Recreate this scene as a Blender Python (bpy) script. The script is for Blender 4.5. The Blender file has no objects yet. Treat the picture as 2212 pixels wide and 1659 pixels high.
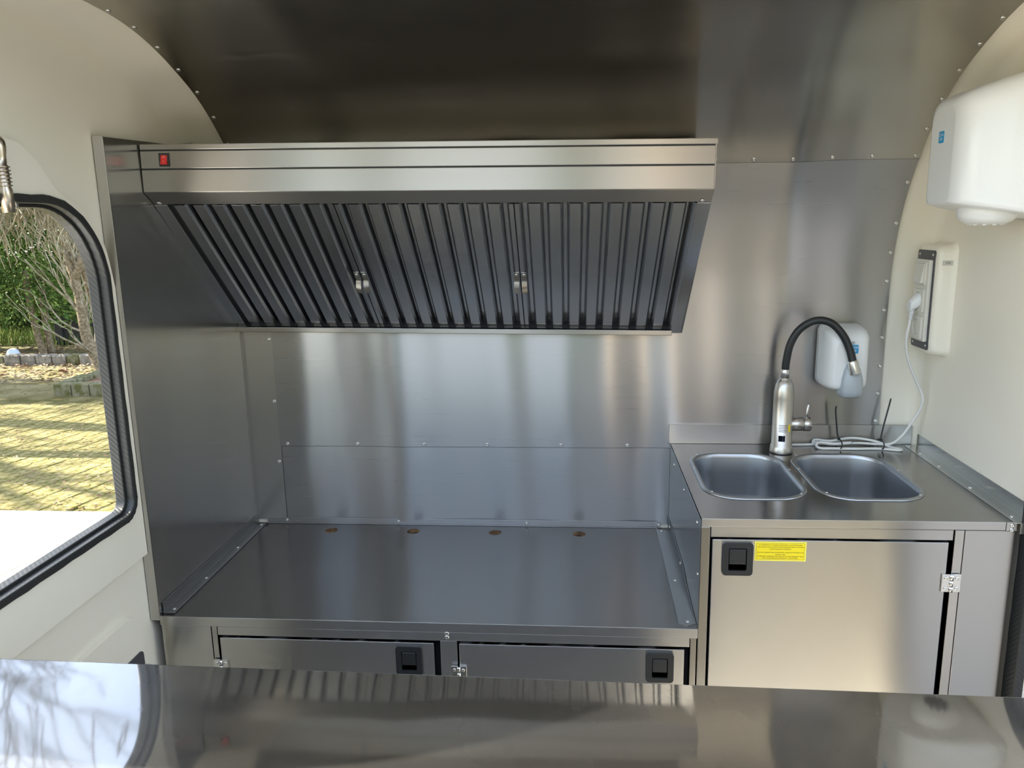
import bpy, bmesh, math, random
from mathutils import Vector, Matrix
from mathutils.geometry import tessellate_polygon

# ------------------------------------------------------------------ camera, sky, sun, exposure
S = bpy.context.scene
COL = S.collection
random.seed(11)
cam_d = bpy.data.cameras.new('camera'); cam = bpy.data.objects.new('camera', cam_d); COL.objects.link(cam)
cam_d.sensor_width = 36.0; cam_d.lens = 36.0*1700.0/2212.0; cam_d.clip_start = 0.02; cam_d.clip_end = 500
_r = Vector((0.99649779, 0.08149468, -0.01872881)); _u = Vector((0.00158285, 0.20555384, 0.97864453)); _f = Vector((-0.0836041, 0.97524676, -0.20470495))
cam.matrix_world = Matrix(((_r.x, _u.x, -_f.x, 0.9626), (_r.y, _u.y, -_f.y, -2.1733), (_r.z, _u.z, -_f.z, 1.5258), (0, 0, 0, 1)))
S.camera = cam

SUN_DIR = Vector((-0.80, 0.07, 0.60)).normalized()      # towards the sun
w = bpy.data.worlds.new('sky'); S.world = w; w.use_nodes = True
wn = w.node_tree.nodes; wl = w.node_tree.links; wn.clear()
wo = wn.new('ShaderNodeOutputWorld'); wb = wn.new('ShaderNodeBackground'); ws = wn.new('ShaderNodeTexSky')
ws.sky_type = 'NISHITA'; ws.sun_disc = False; ws.sun_elevation = math.asin(SUN_DIR.z)
ws.sun_rotation = math.atan2(SUN_DIR.x, SUN_DIR.y); ws.air_density = 1.0; ws.dust_density = 1.0; ws.ozone_density = 1.0
# thin high cloud whitens the blue
tc = wn.new('ShaderNodeTexCoord'); cn = wn.new('ShaderNodeTexNoise'); cn.inputs['Scale'].default_value = 2.2; cn.inputs['Detail'].default_value = 6
cr = wn.new('ShaderNodeValToRGB'); cr.color_ramp.elements[0].position = 0.35; cr.color_ramp.elements[0].color = (.25, .25, .25, 1); cr.color_ramp.elements[1].position = 0.68
cr.color_ramp.elements[1].color = (.85, .85, .85, 1)
cm = wn.new('ShaderNodeMixRGB'); cm.inputs[2].default_value = (3.0, 3.35, 3.8, 1)
wl.new(tc.outputs['Generated'], cn.inputs['Vector']); wl.new(cn.outputs['Fac'], cr.inputs[0]); wl.new(cr.outputs[0], cm.inputs[0])
wl.new(ws.outputs[0], cm.inputs[1]); wl.new(cm.outputs[0], wb.inputs['Color']); wb.inputs['Strength'].default_value = 0.195
wl.new(wb.outputs[0], wo.inputs[0])

sd = bpy.data.lights.new('sun', 'SUN'); sd.energy = 6.0; sd.angle = math.radians(0.6); sd.color = (1.0, 0.93, 0.80)
so = bpy.data.objects.new('sun', sd); COL.objects.link(so); so.rotation_euler = SUN_DIR.to_track_quat('Z', 'Y').to_euler(); so.location = (-6, 0, 8)

S.view_settings.view_transform = 'Standard'; S.view_settings.look = 'None'
S.view_settings.exposure = 2.13; S.view_settings.gamma = 1.0; S.view_settings.use_curve_mapping = False

# ------------------------------------------------------------------ helpers
class MB:
    """collects verts and faces (several material slots) and links them as ONE mesh object"""
    def __init__(s): s.v = []; s.f = []; s.m = []; s.sm = []
    def face(s, pts, mi=0, smooth=False):
        b = len(s.v); s.v += [tuple(p) for p in pts]; s.f.append(list(range(b, b+len(pts)))); s.m.append(mi); s.sm.append(smooth)
    def grid(s, rows, mi=0, close_u=False, close_v=False, smooth=True, cap0=False, cap1=False):
        b = len(s.v); n = len(rows); k = len(rows[0])
        for r in rows: s.v += [tuple(p) for p in r]
        for i in range(n if close_v else n-1):
            for j in range(k if close_u else k-1):
                a = b+i*k+j; a2 = b+i*k+(j+1) % k; c = b+((i+1) % n)*k+(j+1) % k; d = b+((i+1) % n)*k+j
                s.f.append([a, a2, c, d]); s.m.append(mi); s.sm.append(smooth)
        if cap0: s.f.append([b+j for j in range(k)][::-1]); s.m.append(mi); s.sm.append(False)
        if cap1: s.f.append([b+(n-1)*k+j for j in range(k)]); s.m.append(mi); s.sm.append(False)
    def box(s, x0, y0, z0, x1, y1, z1, mi=0):
        x0, x1 = sorted((x0, x1)); y0, y1 = sorted((y0, y1)); z0, z1 = sorted((z0, z1))
        b = len(s.v)
        s.v += [(x0, y0, z0), (x1, y0, z0), (x1, y1, z0), (x0, y1, z0), (x0, y0, z1), (x1, y0, z1), (x1, y1, z1), (x0, y1, z1)]
        for q in ((0, 3, 2, 1), (4, 5, 6, 7), (0, 1, 5, 4), (1, 2, 6, 5), (2, 3, 7, 6), (3, 0, 4, 7)):
            s.f.append([b+i for i in q]); s.m.append(mi); s.sm.append(False)
    def plate(s, outer, holes, fn, w0, w1, mi=0, mi_hole=None):
        """a flat sheet with holes: 2-D loops mapped to space by fn(u, v, w)"""
        loops = [outer]+list(holes)
        flat = [p for L in loops for p in L]
        tris = tessellate_polygon([[Vector((p[0], p[1], 0)) for p in L] for L in loops])
        for ww in (w0, w1):
            b = len(s.v); s.v += [tuple(fn(p[0], p[1], ww)) for p in flat]
            for t in tris: s.f.append([b+i for i in t]); s.m.append(mi); s.sm.append(False)
        for k, L in enumerate(loops):
            n = len(L)
            for i in range(n):
                p, q = L[i], L[(i+1) % n]
                s.face([fn(p[0], p[1], w0), fn(q[0], q[1], w0), fn(q[0], q[1], w1), fn(p[0], p[1], w1)], mi if (k == 0 or mi_hole is None) else mi_hole)
    def prism(s, prof, fn, w0, w1, mi=0, smooth=False, caps=True):
        n = len(prof)
        A = [fn(p[0], p[1], w0) for p in prof]; B = [fn(p[0], p[1], w1) for p in prof]
        for i in range(n): s.face([A[i], A[(i+1) % n], B[(i+1) % n], B[i]], mi, smooth)
        if caps: s.face(A[::-1], mi); s.face(B, mi)
    def tube(s, pts, rad, n=10, mi=0, caps=True):
        P = [Vector(p) for p in pts]; rows = []; up = Vector((0.13, 0.21, 0.97))
        if not hasattr(rad, '__len__'): rad = [rad]*len(P)
        t0 = (P[1]-P[0]).normalized(); nrm = t0.cross(up)
        if nrm.length < 1e-3: nrm = t0.cross(Vector((1, 0, 0)))
        nrm.normalize()
        for i, p in enumerate(P):
            t = ((P[min(i+1, len(P)-1)]-P[max(i-1, 0)])).normalized()
            nrm = (nrm-t*nrm.dot(t)).normalized(); bi = t.cross(nrm)
            rows.append([p+(nrm*math.cos(2*math.pi*k/n)+bi*math.sin(2*math.pi*k/n))*rad[i] for k in range(n)])
        s.grid(rows, mi, close_u=True, cap0=caps, cap1=caps)
    def lathe(s, prof, M=None, n=20, mi=0):
        """prof = [(r, z)], turned about local Z, placed by the matrix M"""
        M = M or Matrix.Identity(4)
        rows = [[M @ Vector((r*math.cos(2*math.pi*k/n), r*math.sin(2*math.pi*k/n), z)) for k in range(n)] for r, z in prof]
        s.grid(rows, mi, close_u=True, cap0=prof[0][0] > 1e-5, cap1=prof[-1][0] > 1e-5)
    def add(s, o, M=None):
        b = len(s.v); s.v += [tuple(M @ Vector(p)) if M else p for p in o.v]
        s.f += [[i+b for i in f] for f in o.f]; s.m += o.m; s.sm += o.sm
    def build(s, name, mats, parent=None, bevel=0, seg=2, weld=True, world=True):
        me = bpy.data.meshes.new(name)
        off = Vector((0, 0, 0))
        if parent is not None and world:
            q = parent
            while q is not None: off += q.location; q = q.parent
        me.from_pydata([tuple(Vector(p)-off) for p in s.v], [], s.f)
        mats = mats if isinstance(mats, (list, tuple)) else [mats]
        for m in mats: me.materials.append(m)
        me.polygons.foreach_set('material_index', s.m); me.polygons.foreach_set('use_smooth', s.sm)
        if weld:
            bm = bmesh.new(); bm.from_mesh(me); bmesh.ops.remove_doubles(bm, verts=bm.verts, dist=2e-5)
            bmesh.ops.recalc_face_normals(bm, faces=bm.faces); bm.to_mesh(me); bm.free()
        me.update()
        o = bpy.data.objects.new(name, me); COL.objects.link(o)
        if parent is not None: o.parent = parent
        if bevel:
            b = o.modifiers.new('edge', 'BEVEL'); b.width = bevel; b.segments = seg; b.limit_method = 'ANGLE'; b.angle_limit = math.radians(50); b.harden_normals = False
        return o

def tag(o, label=None, cat=None, group=None, kind=None):
    if label: o['label'] = label
    if cat: o['category'] = cat
    if group: o['group'] = group
    if kind: o['kind'] = kind
    return o
def thing(name, loc, label, cat, group=None, kind=None):
    o = bpy.data.objects.new(name, None); COL.objects.link(o); o.location = loc; o.empty_display_size = 0.05
    return tag(o, label, cat, group, kind)
def dup(o, parent, loc=None, rot=None):
    c = o.copy(); COL.objects.link(c); c.parent = parent
    if loc is not None: c.location = loc
    if rot is not None: c.rotation_euler = rot
    return c
def rrect(x0, y0, x1, y1, r, n=6):
    r = min(r, abs(x1-x0)/2-1e-5, abs(y1-y0)/2-1e-5); P = []
    for cx, cy, a in ((x1-r, y1-r, 0), (x0+r, y1-r, 90), (x0+r, y0+r, 180), (x1-r, y0+r, 270)):
        for k in range(n+1):
            t = math.radians(a+90*k/n); P.append((cx+r*math.cos(t), cy+r*math.sin(t)))
    return P
XY = lambda u, v, w_: (u, v, w_)          # sheet lying flat, w = z
XZ = lambda u, v, w_: (u, w_, v)          # sheet standing across, w = y
YZ = lambda u, v, w_: (w_, u, v)          # sheet standing along, w = x
def text_mb(body, size, fn, mi, align='CENTER', depth=0.0, spacing=1.0):
    cu = bpy.data.curves.new('t', 'FONT'); cu.body = body; cu.size = size; cu.align_x = align; cu.align_y = 'CENTER'; cu.fill_mode = 'FRONT'; cu.space_line = spacing; cu.resolution_u = 2
    o = bpy.data.objects.new('t', cu); COL.objects.link(o); dg = bpy.context.evaluated_depsgraph_get(); dg.update()
    me = bpy.data.meshes.new_from_object(o.evaluated_get(dg)); mb = MB()
    mb.v = [tuple(fn(v.co.x, v.co.y, depth)) for v in me.vertices]; mb.f = [list(p.vertices) for p in me.polygons]; mb.m = [mi]*len(mb.f); mb.sm = [False]*len(mb.f)
    bpy.data.objects.remove(o); bpy.data.curves.remove(cu); bpy.data.meshes.remove(me)
    return mb
def lerp(a, b, t): return a+(b-a)*t
def smooth_path(pts, k=6):
    P = [Vector(p) for p in pts]; out = []
    for i in range(len(P)-1):
        p0 = P[max(i-1, 0)]; p1 = P[i]; p2 = P[i+1]; p3 = P[min(i+2, len(P)-1)]
        for j in range(k):
            t = j/k; out.append(0.5*((2*p1)+(p2-p0)*t+(2*p0-5*p1+4*p2-p3)*t*t+(3*p1-p0-3*p2+p3)*t*t*t))
    out.append(P[-1]); return out

# ------------------------------------------------------------------ materials
def nodes(name):
    m = bpy.data.materials.new(name); m.use_nodes = True; nt = m.node_tree
    return m, nt.nodes, nt.links, nt.nodes['Principled BSDF']
def plain(name, col, rough=0.5, metal=0.0, spec=0.5, noise=0.0, scale=30, bump=0.0, coat=0.0):
    m, N, L, b = nodes(name)
    b.inputs['Base Color'].default_value = (*col, 1); b.inputs['Roughness'].default_value = rough; b.inputs['Metallic'].default_value = metal
    b.inputs['Specular IOR Level'].default_value = spec; b.inputs['Coat Weight'].default_value = coat
    tx = N.new('ShaderNodeTexCoord'); nz = N.new('ShaderNodeTexNoise'); nz.inputs['Scale'].default_value = scale; nz.inputs['Detail'].default_value = 4
    L.new(tx.outputs['Object'], nz.inputs['Vector'])
    if noise:
        r = N.new('ShaderNodeValToRGB'); r.color_ramp.elements[0].position = .3; r.color_ramp.elements[1].position = .7
        r.color_ramp.elements[0].color = (*[c*(1-noise) for c in col], 1); r.color_ramp.elements[1].color = (*[min(1, c*(1+noise*.6)) for c in col], 1)
        L.new(nz.outputs['Fac'], r.inputs[0]); L.new(r.outputs[0], b.inputs['Base Color'])
    if bump:
        bp = N.new('ShaderNodeBump'); bp.inputs['Strength'].default_value = 1; bp.inputs['Distance'].default_value = bump
        L.new(nz.outputs['Fac'], bp.inputs['Height']); L.new(bp.outputs['Normal'], b.inputs['Normal'])
    return m
def two_tone(name, c0, c1, scale, rough=.8, detail=5, p0=.4, p1=.6, bump=0.0):
    m, N, L, b = nodes(name); b.inputs['Roughness'].default_value = rough; b.inputs['Specular IOR Level'].default_value = .2
    tx = N.new('ShaderNodeTexCoord'); nz = N.new('ShaderNodeTexNoise'); nz.inputs['Scale'].default_value = scale; nz.inputs['Detail'].default_value = detail
    r = N.new('ShaderNodeValToRGB'); r.color_ramp.elements[0].position = p0; r.color_ramp.elements[1].position = p1
    r.color_ramp.elements[0].color = (*c0, 1); r.color_ramp.elements[1].color = (*c1, 1)
    L.new(tx.outputs['Object'], nz.inputs['Vector']); L.new(nz.outputs['Fac'], r.inputs[0]); L.new(r.outputs[0], b.inputs['Base Color'])
    if bump:
        bp = N.new('ShaderNodeBump'); bp.inputs['Strength'].default_value = 1; bp.inputs['Distance'].default_value = bump
        L.new(nz.outputs['Fac'], bp.inputs['Height']); L.new(bp.outputs['Normal'], b.inputs['Normal'])
    return m
def steel(name, across, col=(.60, .59, .57), rough=.3, aniso=.75, grain=(3, 3, 260), wave=0.0, wave_scale=(4, 4, 1.2), scuff=0.0, scuff_scale=(14, 14, 14), veil=0.0, tint=1.0):
    """brushed stainless steel; 'across' is the direction across the brush lines, along which highlights smear"""
    m, N, L, b = nodes(name)
    b.inputs['Metallic'].default_value = 1; b.inputs['Base Color'].default_value = (*col, 1)
    b.inputs['Anisotropic'].default_value = aniso; b.inputs['Specular Tint'].default_value = (tint, tint, tint, 1)
    cv = N.new('ShaderNodeCombineXYZ')
    for i in range(3): cv.inputs[i].default_value = across[i]
    L.new(cv.outputs[0], b.inputs['Tangent'])
    tx = N.new('ShaderNodeTexCoord')
    mp = N.new('ShaderNodeMapping'); mp.inputs['Scale'].default_value = grain; L.new(tx.outputs['Object'], mp.inputs['Vector'])
    g = N.new('ShaderNodeTexNoise'); g.inputs['Scale'].default_value = 1; g.inputs['Detail'].default_value = 3; L.new(mp.outputs[0], g.inputs['Vector'])
    mr = N.new('ShaderNodeMapRange'); mr.inputs['From Min'].default_value = .25; mr.inputs['From Max'].default_value = .75
    mr.inputs['To Min'].default_value = rough*.97; mr.inputs['To Max'].default_value = rough*1.03; L.new(g.outputs['Fac'], mr.inputs['Value'])
    rough_out = mr.outputs[0]
    if scuff:
        m2 = N.new('ShaderNodeMapping'); m2.inputs['Scale'].default_value = scuff_scale; L.new(tx.outputs['Object'], m2.inputs['Vector'])
        s = N.new('ShaderNodeTexNoise'); s.inputs['Scale'].default_value = 1; s.inputs['Detail'].default_value = 4; s.inputs['Roughness'].default_value = .7; L.new(m2.outputs[0], s.inputs['Vector'])
        r2 = N.new('ShaderNodeMapRange'); r2.inputs['From Min'].default_value = .56; r2.inputs['From Max'].default_value = .72; r2.inputs['To Max'].default_value = scuff; L.new(s.outputs['Fac'], r2.inputs['Value'])
        ad = N.new('ShaderNodeMath'); ad.operation = 'ADD'; L.new(rough_out, ad.inputs[0]); L.new(r2.outputs[0], ad.inputs[1]); rough_out = ad.outputs[0]
    L.new(rough_out, b.inputs['Roughness'])
    if wave:
        m3 = N.new('ShaderNodeMapping'); m3.inputs['Scale'].default_value = wave_scale; L.new(tx.outputs['Object'], m3.inputs['Vector'])
        wv = N.new('ShaderNodeTexNoise'); wv.inputs['Scale'].default_value = 1; wv.inputs['Detail'].default_value = 1; L.new(m3.outputs[0], wv.inputs['Vector'])
        b2 = N.new('ShaderNodeBump'); b2.inputs['Strength'].default_value = 1; b2.inputs['Distance'].default_value = wave
        L.new(wv.outputs['Fac'], b2.inputs['Height']); L.new(b2.outputs['Normal'], b.inputs['Normal'])
    if veil:                                # fine criss-cross scratches scatter part of the reflection widely
        b3 = N.new('ShaderNodeBsdfAnisotropic'); b3.distribution = 'GGX'; b3.inputs['Color'].default_value = (*col, 1); b3.inputs['Roughness'].default_value = .42
        mx = N.new('ShaderNodeMixShader'); L.new(b.outputs[0], mx.inputs[1]); L.new(b3.outputs[0], mx.inputs[2])
        vs = N.new('ShaderNodeTexNoise'); vs.inputs['Scale'].default_value = 3.5; vs.inputs['Detail'].default_value = 6; L.new(tx.outputs['Object'], vs.inputs['Vector'])
        vr = N.new('ShaderNodeMapRange'); vr.inputs['From Min'].default_value = .3; vr.inputs['From Max'].default_value = .7; vr.inputs['To Min'].default_value = veil*.6; vr.inputs['To Max'].default_value = veil*1.4
        L.new(vs.outputs['Fac'], vr.inputs['Value']); L.new(vr.outputs[0], mx.inputs[0]); L.new(mx.outputs[0], N['Material Output'].inputs['Surface'])
    return m

M = {}
M['wall_steel'] = steel('brushed_steel_wall', (0, 0, 1), col=(0.437, 0.432, 0.428), rough=.28, aniso=.95, scuff=.012, scuff_scale=(6, 8, 12))
M['roof_steel'] = steel('brushed_steel_roof', (0, -.7, .7), col=(0.478, 0.455, 0.414), rough=.22, aniso=.86, scuff=.025, scuff_scale=(4, 20, 20))
M['side_steel'] = steel('brushed_steel_side', (0, 1, 0), col=(.64, .635, .60), rough=.21, aniso=.85, grain=(4, 300, 4), wave=.0010, wave_scale=(2, 3, 3), scuff=.05)
M['top_steel'] = steel('worktop_steel', (0, 1, 0), col=(0.288, 0.279, 0.265), rough=.21, aniso=.72, grain=(4, 260, 4), wave=.0014, wave_scale=(7, 3, 2), scuff=.02, scuff_scale=(20, 30, 20), tint=.40)
M['sink_steel'] = steel('sink_worktop_steel', (0, 1, 0), col=(0.335, 0.326, 0.312), rough=.17, aniso=.5, grain=(4, 260, 4), wave=.0005, wave_scale=(5, 4, 2), scuff=.08)
M['bowl_steel'] = steel('sink_bowl_steel', (1, 0, 0), col=(0.428, 0.442, 0.460), rough=.34, aniso=.3, grain=(60, 60, 60))
M['door_steel'] = steel('cabinet_steel', (0, 0, 1), col=(0.502, 0.493, 0.474), rough=.29, aniso=.93, wave=.0012, wave_scale=(6, 4, 1.2), scuff=.04)
M['post_steel'] = steel('folded_steel', (1, 0, 0), col=(.52, .51, .49), rough=.30, aniso=.6, grain=(260, 260, 4))
M['hood_steel'] = steel('hood_steel', (0, 0, 1), col=(0.361, 0.344, 0.318), rough=.30, aniso=.93, wave=.0005, wave_scale=(5, 4, 1))
M['filter_steel'] = steel('filter_steel', (1, 0, 0), col=(.74, .75, .77), rough=.22, aniso=.5, grain=(200, 4, 4))
M['counter_steel'] = steel('scratched_counter_steel', (0, 1, 0), col=(0.372, 0.363, 0.353), rough=.045, aniso=.6, grain=(70, 240, 4), wave=.0008, wave_scale=(5, 6, 2), scuff=.05, scuff_scale=(50, 18, 10), veil=.26)
M['tap_steel'] = steel('satin_tap_steel', (1, 0, 0), col=(.55, .52, .48), rough=.34, aniso=.3, grain=(120, 120, 4))
M['strip_steel'] = steel('angle_strip_steel', (0, 1, 0), col=(.42, .42, .415), rough=.36, aniso=.2, tint=.6)
M['zinc'] = plain('bright_zinc', (.74, .73, .70), .28, 1.0)
M['dark_hole'] = plain('dark_gap', (.012, .012, .014), .7)
M['white_shell'] = plain('white_moulded_shell', (.90, .845, .715), .30, spec=.5, noise=.015, scale=3, bump=.0007)
M['white_plastic'] = plain('white_plastic', (.80, .81, .80), .28, coat=.2)
M['cream_plastic'] = plain('cream_plastic', (.74, .71, .63), .35)
M['grey_plastic'] = plain('pale_grey_plastic', (.42, .46, .49), .25)
M['black_plastic'] = plain('black_plastic', (.020, .022, .024), .38, bump=.00005, scale=400)
M['black_gloss'] = plain('black_display', (.006, .007, .012), .08)
M['rubber'] = plain('black_rubber', (.022, .023, .022), .45)
_m, _N, _L, _b = M['rubber'], M['rubber'].node_tree.nodes, M['rubber'].node_tree.links, M['rubber'].node_tree.nodes['Principled BSDF']
_t = _N.new('ShaderNodeTexCoord'); _w = _N.new('ShaderNodeTexWave'); _w.bands_direction = 'DIAGONAL'; _w.inputs['Scale'].default_value = 55
_bp = _N.new('ShaderNodeBump'); _bp.inputs['Distance'].default_value = .0003; _L.new(_t.outputs['Object'], _w.inputs['Vector']); _L.new(_w.outputs['Fac'], _bp.inputs['Height']); _L.new(_bp.outputs['Normal'], _b.inputs['Normal'])
M['hose'] = plain('black_silicone_hose', (.014, .016, .017), .42)
M['cable'] = plain('white_cable', (.78, .77, .73), .4)
M['anthracite'] = plain('anthracite_plate', (.09, .09, .10), .35, 0.3)
M['red'] = plain('red_rocker', (.75, .03, .03), .25, coat=.3)
M['blue'] = plain('blue_badge', (.02, .32, .62), .35)
M['white_print'] = plain('white_print', (.85, .87, .88), .5)
M['pale_print'] = plain('pale_print', (.55, .56, .58), .5)
M['black_print'] = plain('black_print', (.04, .03, .02), .6)
M['yellow'] = plain('yellow_sticker', (.93, .72, .015), .45)
M['sticker_rim'] = plain('yellow_sticker_rim', (.98, .84, .09), .45)
M['tape'] = plain('label_tape', (.62, .60, .54), .4)
M['wood'] = two_tone('raw_plywood_edge', (.05, .03, .02), (.22, .13, .06), 60)
M['floor'] = two_tone('pale_vinyl_floor', (.60, .57, .51), (.72, .69, .62), 40, .55)
M['aluminium'] = plain('aluminium_strip', (.70, .71, .72), .35, 1.0)
M['brass'] = plain('strut_metal', (.55, .48, .38), .3, 1.0)

# ------------------------------------------------------------------ the trailer shell
PROF = [(0, 0), (0, .6), (0, 1.0), (0, 1.25), (-.003, 1.35), (-.013, 1.42), (-.035, 1.5), (-.069, 1.574), (-.122, 1.654), (-.180, 1.724), (-.26, 1.79), (-.33, 1.833), (-.415, 1.870), (-.475, 1.892), (-.545, 1.911), (-.625, 1.924), (-.72, 1.930)]
def refine(P, k=4):
    out = []
    Q = [Vector((p[0], p[1], 0)) for p in P]
    return [(q.x, q.y) for q in smooth_path(Q, k)]
HALF = refine(PROF[3:], 4)
YC = -.72
BACK_TO_TOP = [(0, 0), (0, .5), (0, 1.0)]+HALF
FULL = BACK_TO_TOP+[(2*YC-y, z) for y, z in reversed(HALF[:-1])]+[(2*YC, 1.0), (2*YC, .5), (2*YC, 0)]
def offset(P, d):
    """profile moved inwards by d"""
    out = []
    for i, p in enumerate(P):
        a = P[max(i-1, 0)]; b = P[min(i+1, len(P)-1)]
        t = Vector((b[0]-a[0], b[1]-a[1])).normalized(); n = Vector((-t.y, t.x))
        out.append((p[0]+n.x*d, p[1]+n.y*d))
    return out
XL, XR, RF = -.025, 1.885, .03
i_hatch = min(range(len(FULL)), key=lambda i: abs(FULL[i][0]+1.085) if FULL[i][0] < YC else 9)
def shell_band(i0, i1, xs, out=.004, fillets=True):
    mb = MB(); rows = []
    st = []
    if fillets:
        for k in range(7): t = math.pi/2*(1-k/6); st.append((XL+RF-RF*math.sin(t), RF*(1-math.cos(t))))
        for k in range(7): t = math.pi/2*k/6; st.append((XR-RF+RF*math.sin(t), RF*(1-math.cos(t))))
    for x, d in st:
        rows.append([(x, y, z) for y, z in offset(FULL, d-out)[i0:i1+1]])
    mb.grid(rows); return mb
i_top0 = BACK_TO_TOP.index(HALF[0])+20
wall_back = shell_band(0, i_top0, None).build('wall_back', M['white_shell']); tag(wall_back, 'white moulded rear wall clad in riveted brushed steel sheets', 'wall', kind='structure')
ceiling = shell_band(i_top0, i_hatch, None).build('ceiling', M['white_shell']); tag(ceiling, 'curved trailer roof lined with brushed steel sheet', 'ceiling', kind='structure')

def in_wall(P): return [(y, z) for y, z in P]
# end walls with their openings
END = offset(FULL, RF-.004)
def rr_window(y0, z0, y1, z1, r_top, r_bot, n=8):
    P = []
    for cy, cz, a, r in ((y1-r_top, z1-r_top, 0, r_top), (y0+r_top, z1-r_top, 90, r_top), (y0+r_bot, z0+r_bot, 180, r_bot), (y1-r_bot, z0+r_bot, 270, r_bot)):
        for k in range(n+1):
            t = math.radians(a+90*k/n); P.append((cy+r*math.cos(t), cz+r*math.sin(t)))
    return P
WIN = rr_window(-1.13, .907, -.607, 1.578, .17, .04)
def scaled(P, d):
    n = len(P); out = []
    for i in range(n):
        a, b = P[i-1], P[(i+1) % n]; t = Vector((b[0]-a[0], b[1]-a[1]))
        if t.length < 1e-6: out.append(P[i]); continue
        t.normalize(); out.append((P[i][0]+t.y*d, P[i][1]-t.x*d))
    return out
mb = MB(); mb.plate(END, [WIN], YZ, XL, XL-.016)
wall_left = mb.build('wall_left', M['white_shell']); tag(wall_left, 'cream white moulded end wall with the open window', 'wall', kind='structure')
# raised moulding around the window
mould = [(-1.16, .80), (-.580, .80), (-.580, 1.40), (-.60, 1.49), (-.65, 1.555), (-.70, 1.578), (-.735, 1.60), (-.765, 1.635), (-.80, 1.662), (-.86, 1.678), (-1.16, 1.678)]
mm = [(p.x, p.y) for p in smooth_path([Vector((a, b, 0)) for a, b in mould[2:]], 5)]
mo = [mould[0], mould[1]]+mm
mb = MB(); mb.plate(mo, [WIN], YZ, XL+.015, XL)
o = mb.build('moulding', M['white_shell'], wall_left, bevel=.0022, seg=2)
# raised pad low on the end wall, with the dark pull plate
pad = rr_window(-1.15, .10, -.632, .690, .05, .03)
mb = MB(); mb.plate(pad, [], YZ, XL+.012, XL); mb.build('wall_pad', M['white_shell'], wall_left, bevel=.0115, seg=5)
pl = MB(); pl.plate(rr_window(-.76, .53, -.640, .597, .012, .012), [], YZ, XL+.0145, XL+.012)
plate = pl.build('pull_plate', M['anthracite'], wall_left, bevel=.001)
pl = MB(); pl.box(XL+.0145, -.76, .535, XL+.034, -.646, .566); pl.build('pull_bar', M['aluminium'], plate, bevel=.002)

DOOR = rr_window(-1.16, .02, -.570, 1.46, .12, .05)
mb = MB(); mb.plate(END, [DOOR], YZ, XR, XR+.03)
wall_right = mb.build('wall_right', M['white_shell']); tag(wall_right, 'white moulded end wall behind the hand dryer and sockets', 'wall', kind='structure')
# front wall under the serving hatch
mb = MB(); mb.box(XL-.03, -1.475, 0, XR+.03, -1.44, .920); mb.box(XL-.03, -1.475, .920, .03, -1.44, 1.45); mb.box(1.86, -1.475, .922, XR+.03, -1.44, 1.45)
wf = mb.build('wall_front', M['white_shell']); tag(wf, 'white front wall below the serving hatch', 'wall', kind='structure')
mb = MB(); mb.box(XL-.03, -1.475, -.02, XR+.03, .02, 0)
fl = mb.build('floor', M['floor']); tag(fl, 'pale vinyl trailer floor', 'floor', kind='structure')
# raised hatch flap over the opening
mb = MB(); mb.prism([(-1.09, 1.862), (-1.085, 1.892), (-1.56, 2.58), (-1.585, 2.57)], YZ, .0, 1.88)
hf = mb.build('door_2', M['white_shell'], bevel=.006); tag(hf, 'white serving hatch flap propped open above the counter', 'hatch', kind='structure')

# ------------------------------------------------------------------ rivets
rv = MB(); rv.lathe([(.0052, 0), (.0052, .0008), (.0042, .0021), (.0022, .0026), (.0020, .0018)], n=10); rv.lathe([(.0019, .0016), (.0001, .0017)], n=8, mi=1)
RIVET = rv.build('rivet', [M['zinc'], M['dark_hole']]); RMESH = RIVET.data; bpy.data.objects.remove(RIVET)
def rivet(parent, pos, normal=(0, -1, 0), name='rivet', s=1.0):
    o = bpy.data.objects.new(name, RMESH); COL.objects.link(o); o.parent = parent
    off = Vector((0, 0, 0)); q = parent
    while q is not None: off += q.location; q = q.parent
    o.location = Vector(pos)-off; o.rotation_euler = Vector(normal).to_track_quat('Z', 'Y').to_euler(); o.scale = (s, s, s)
    return o

# ------------------------------------------------------------------ steel cladding of rear wall and roof
def prof_at_len():
    L = [0]
    for i in range(1, len(FULL)): L.append(L[-1]+math.dist(FULL[i-1], FULL[i]))
    return L
PL = prof_at_len()
def prof_point(s):
    for i in range(1, len(PL)):
        if s <= PL[i]:
            t = (s-PL[i-1])/(PL[i]-PL[i-1]); a, b = FULL[i-1], FULL[i]
            tg = Vector((b[0]-a[0], b[1]-a[1])).normalized(); return (lerp(a[0], b[0], t), lerp(a[1], b[1], t)), (-tg.y, tg.x)
    return FULL[-1], (1, 0)
def s_of_z(z):
    for i in range(1, len(FULL)):
        if FULL[i][1] >= z: return lerp(PL[i-1], PL[i], (z-FULL[i-1][1])/(FULL[i][1]-FULL[i-1][1]))
dents = []
def buckle(x, s):
    h = .0011*math.sin(2*math.pi*x/.46+.9+.5*math.sin(s*3.1))+.0007*math.sin(2*math.pi*x/.27+2.1+s*1.3)+.00045*math.sin(2*math.pi*x/.155+s*2.2)+.0006*math.sin(2*math.pi*s/.5+x*2)
    h *= 1.5
    for dx, ds, a in dents: h -= a*math.exp(-((x-dx)**2+(s-ds)**2)/(2*.018**2))
    return h
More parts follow.
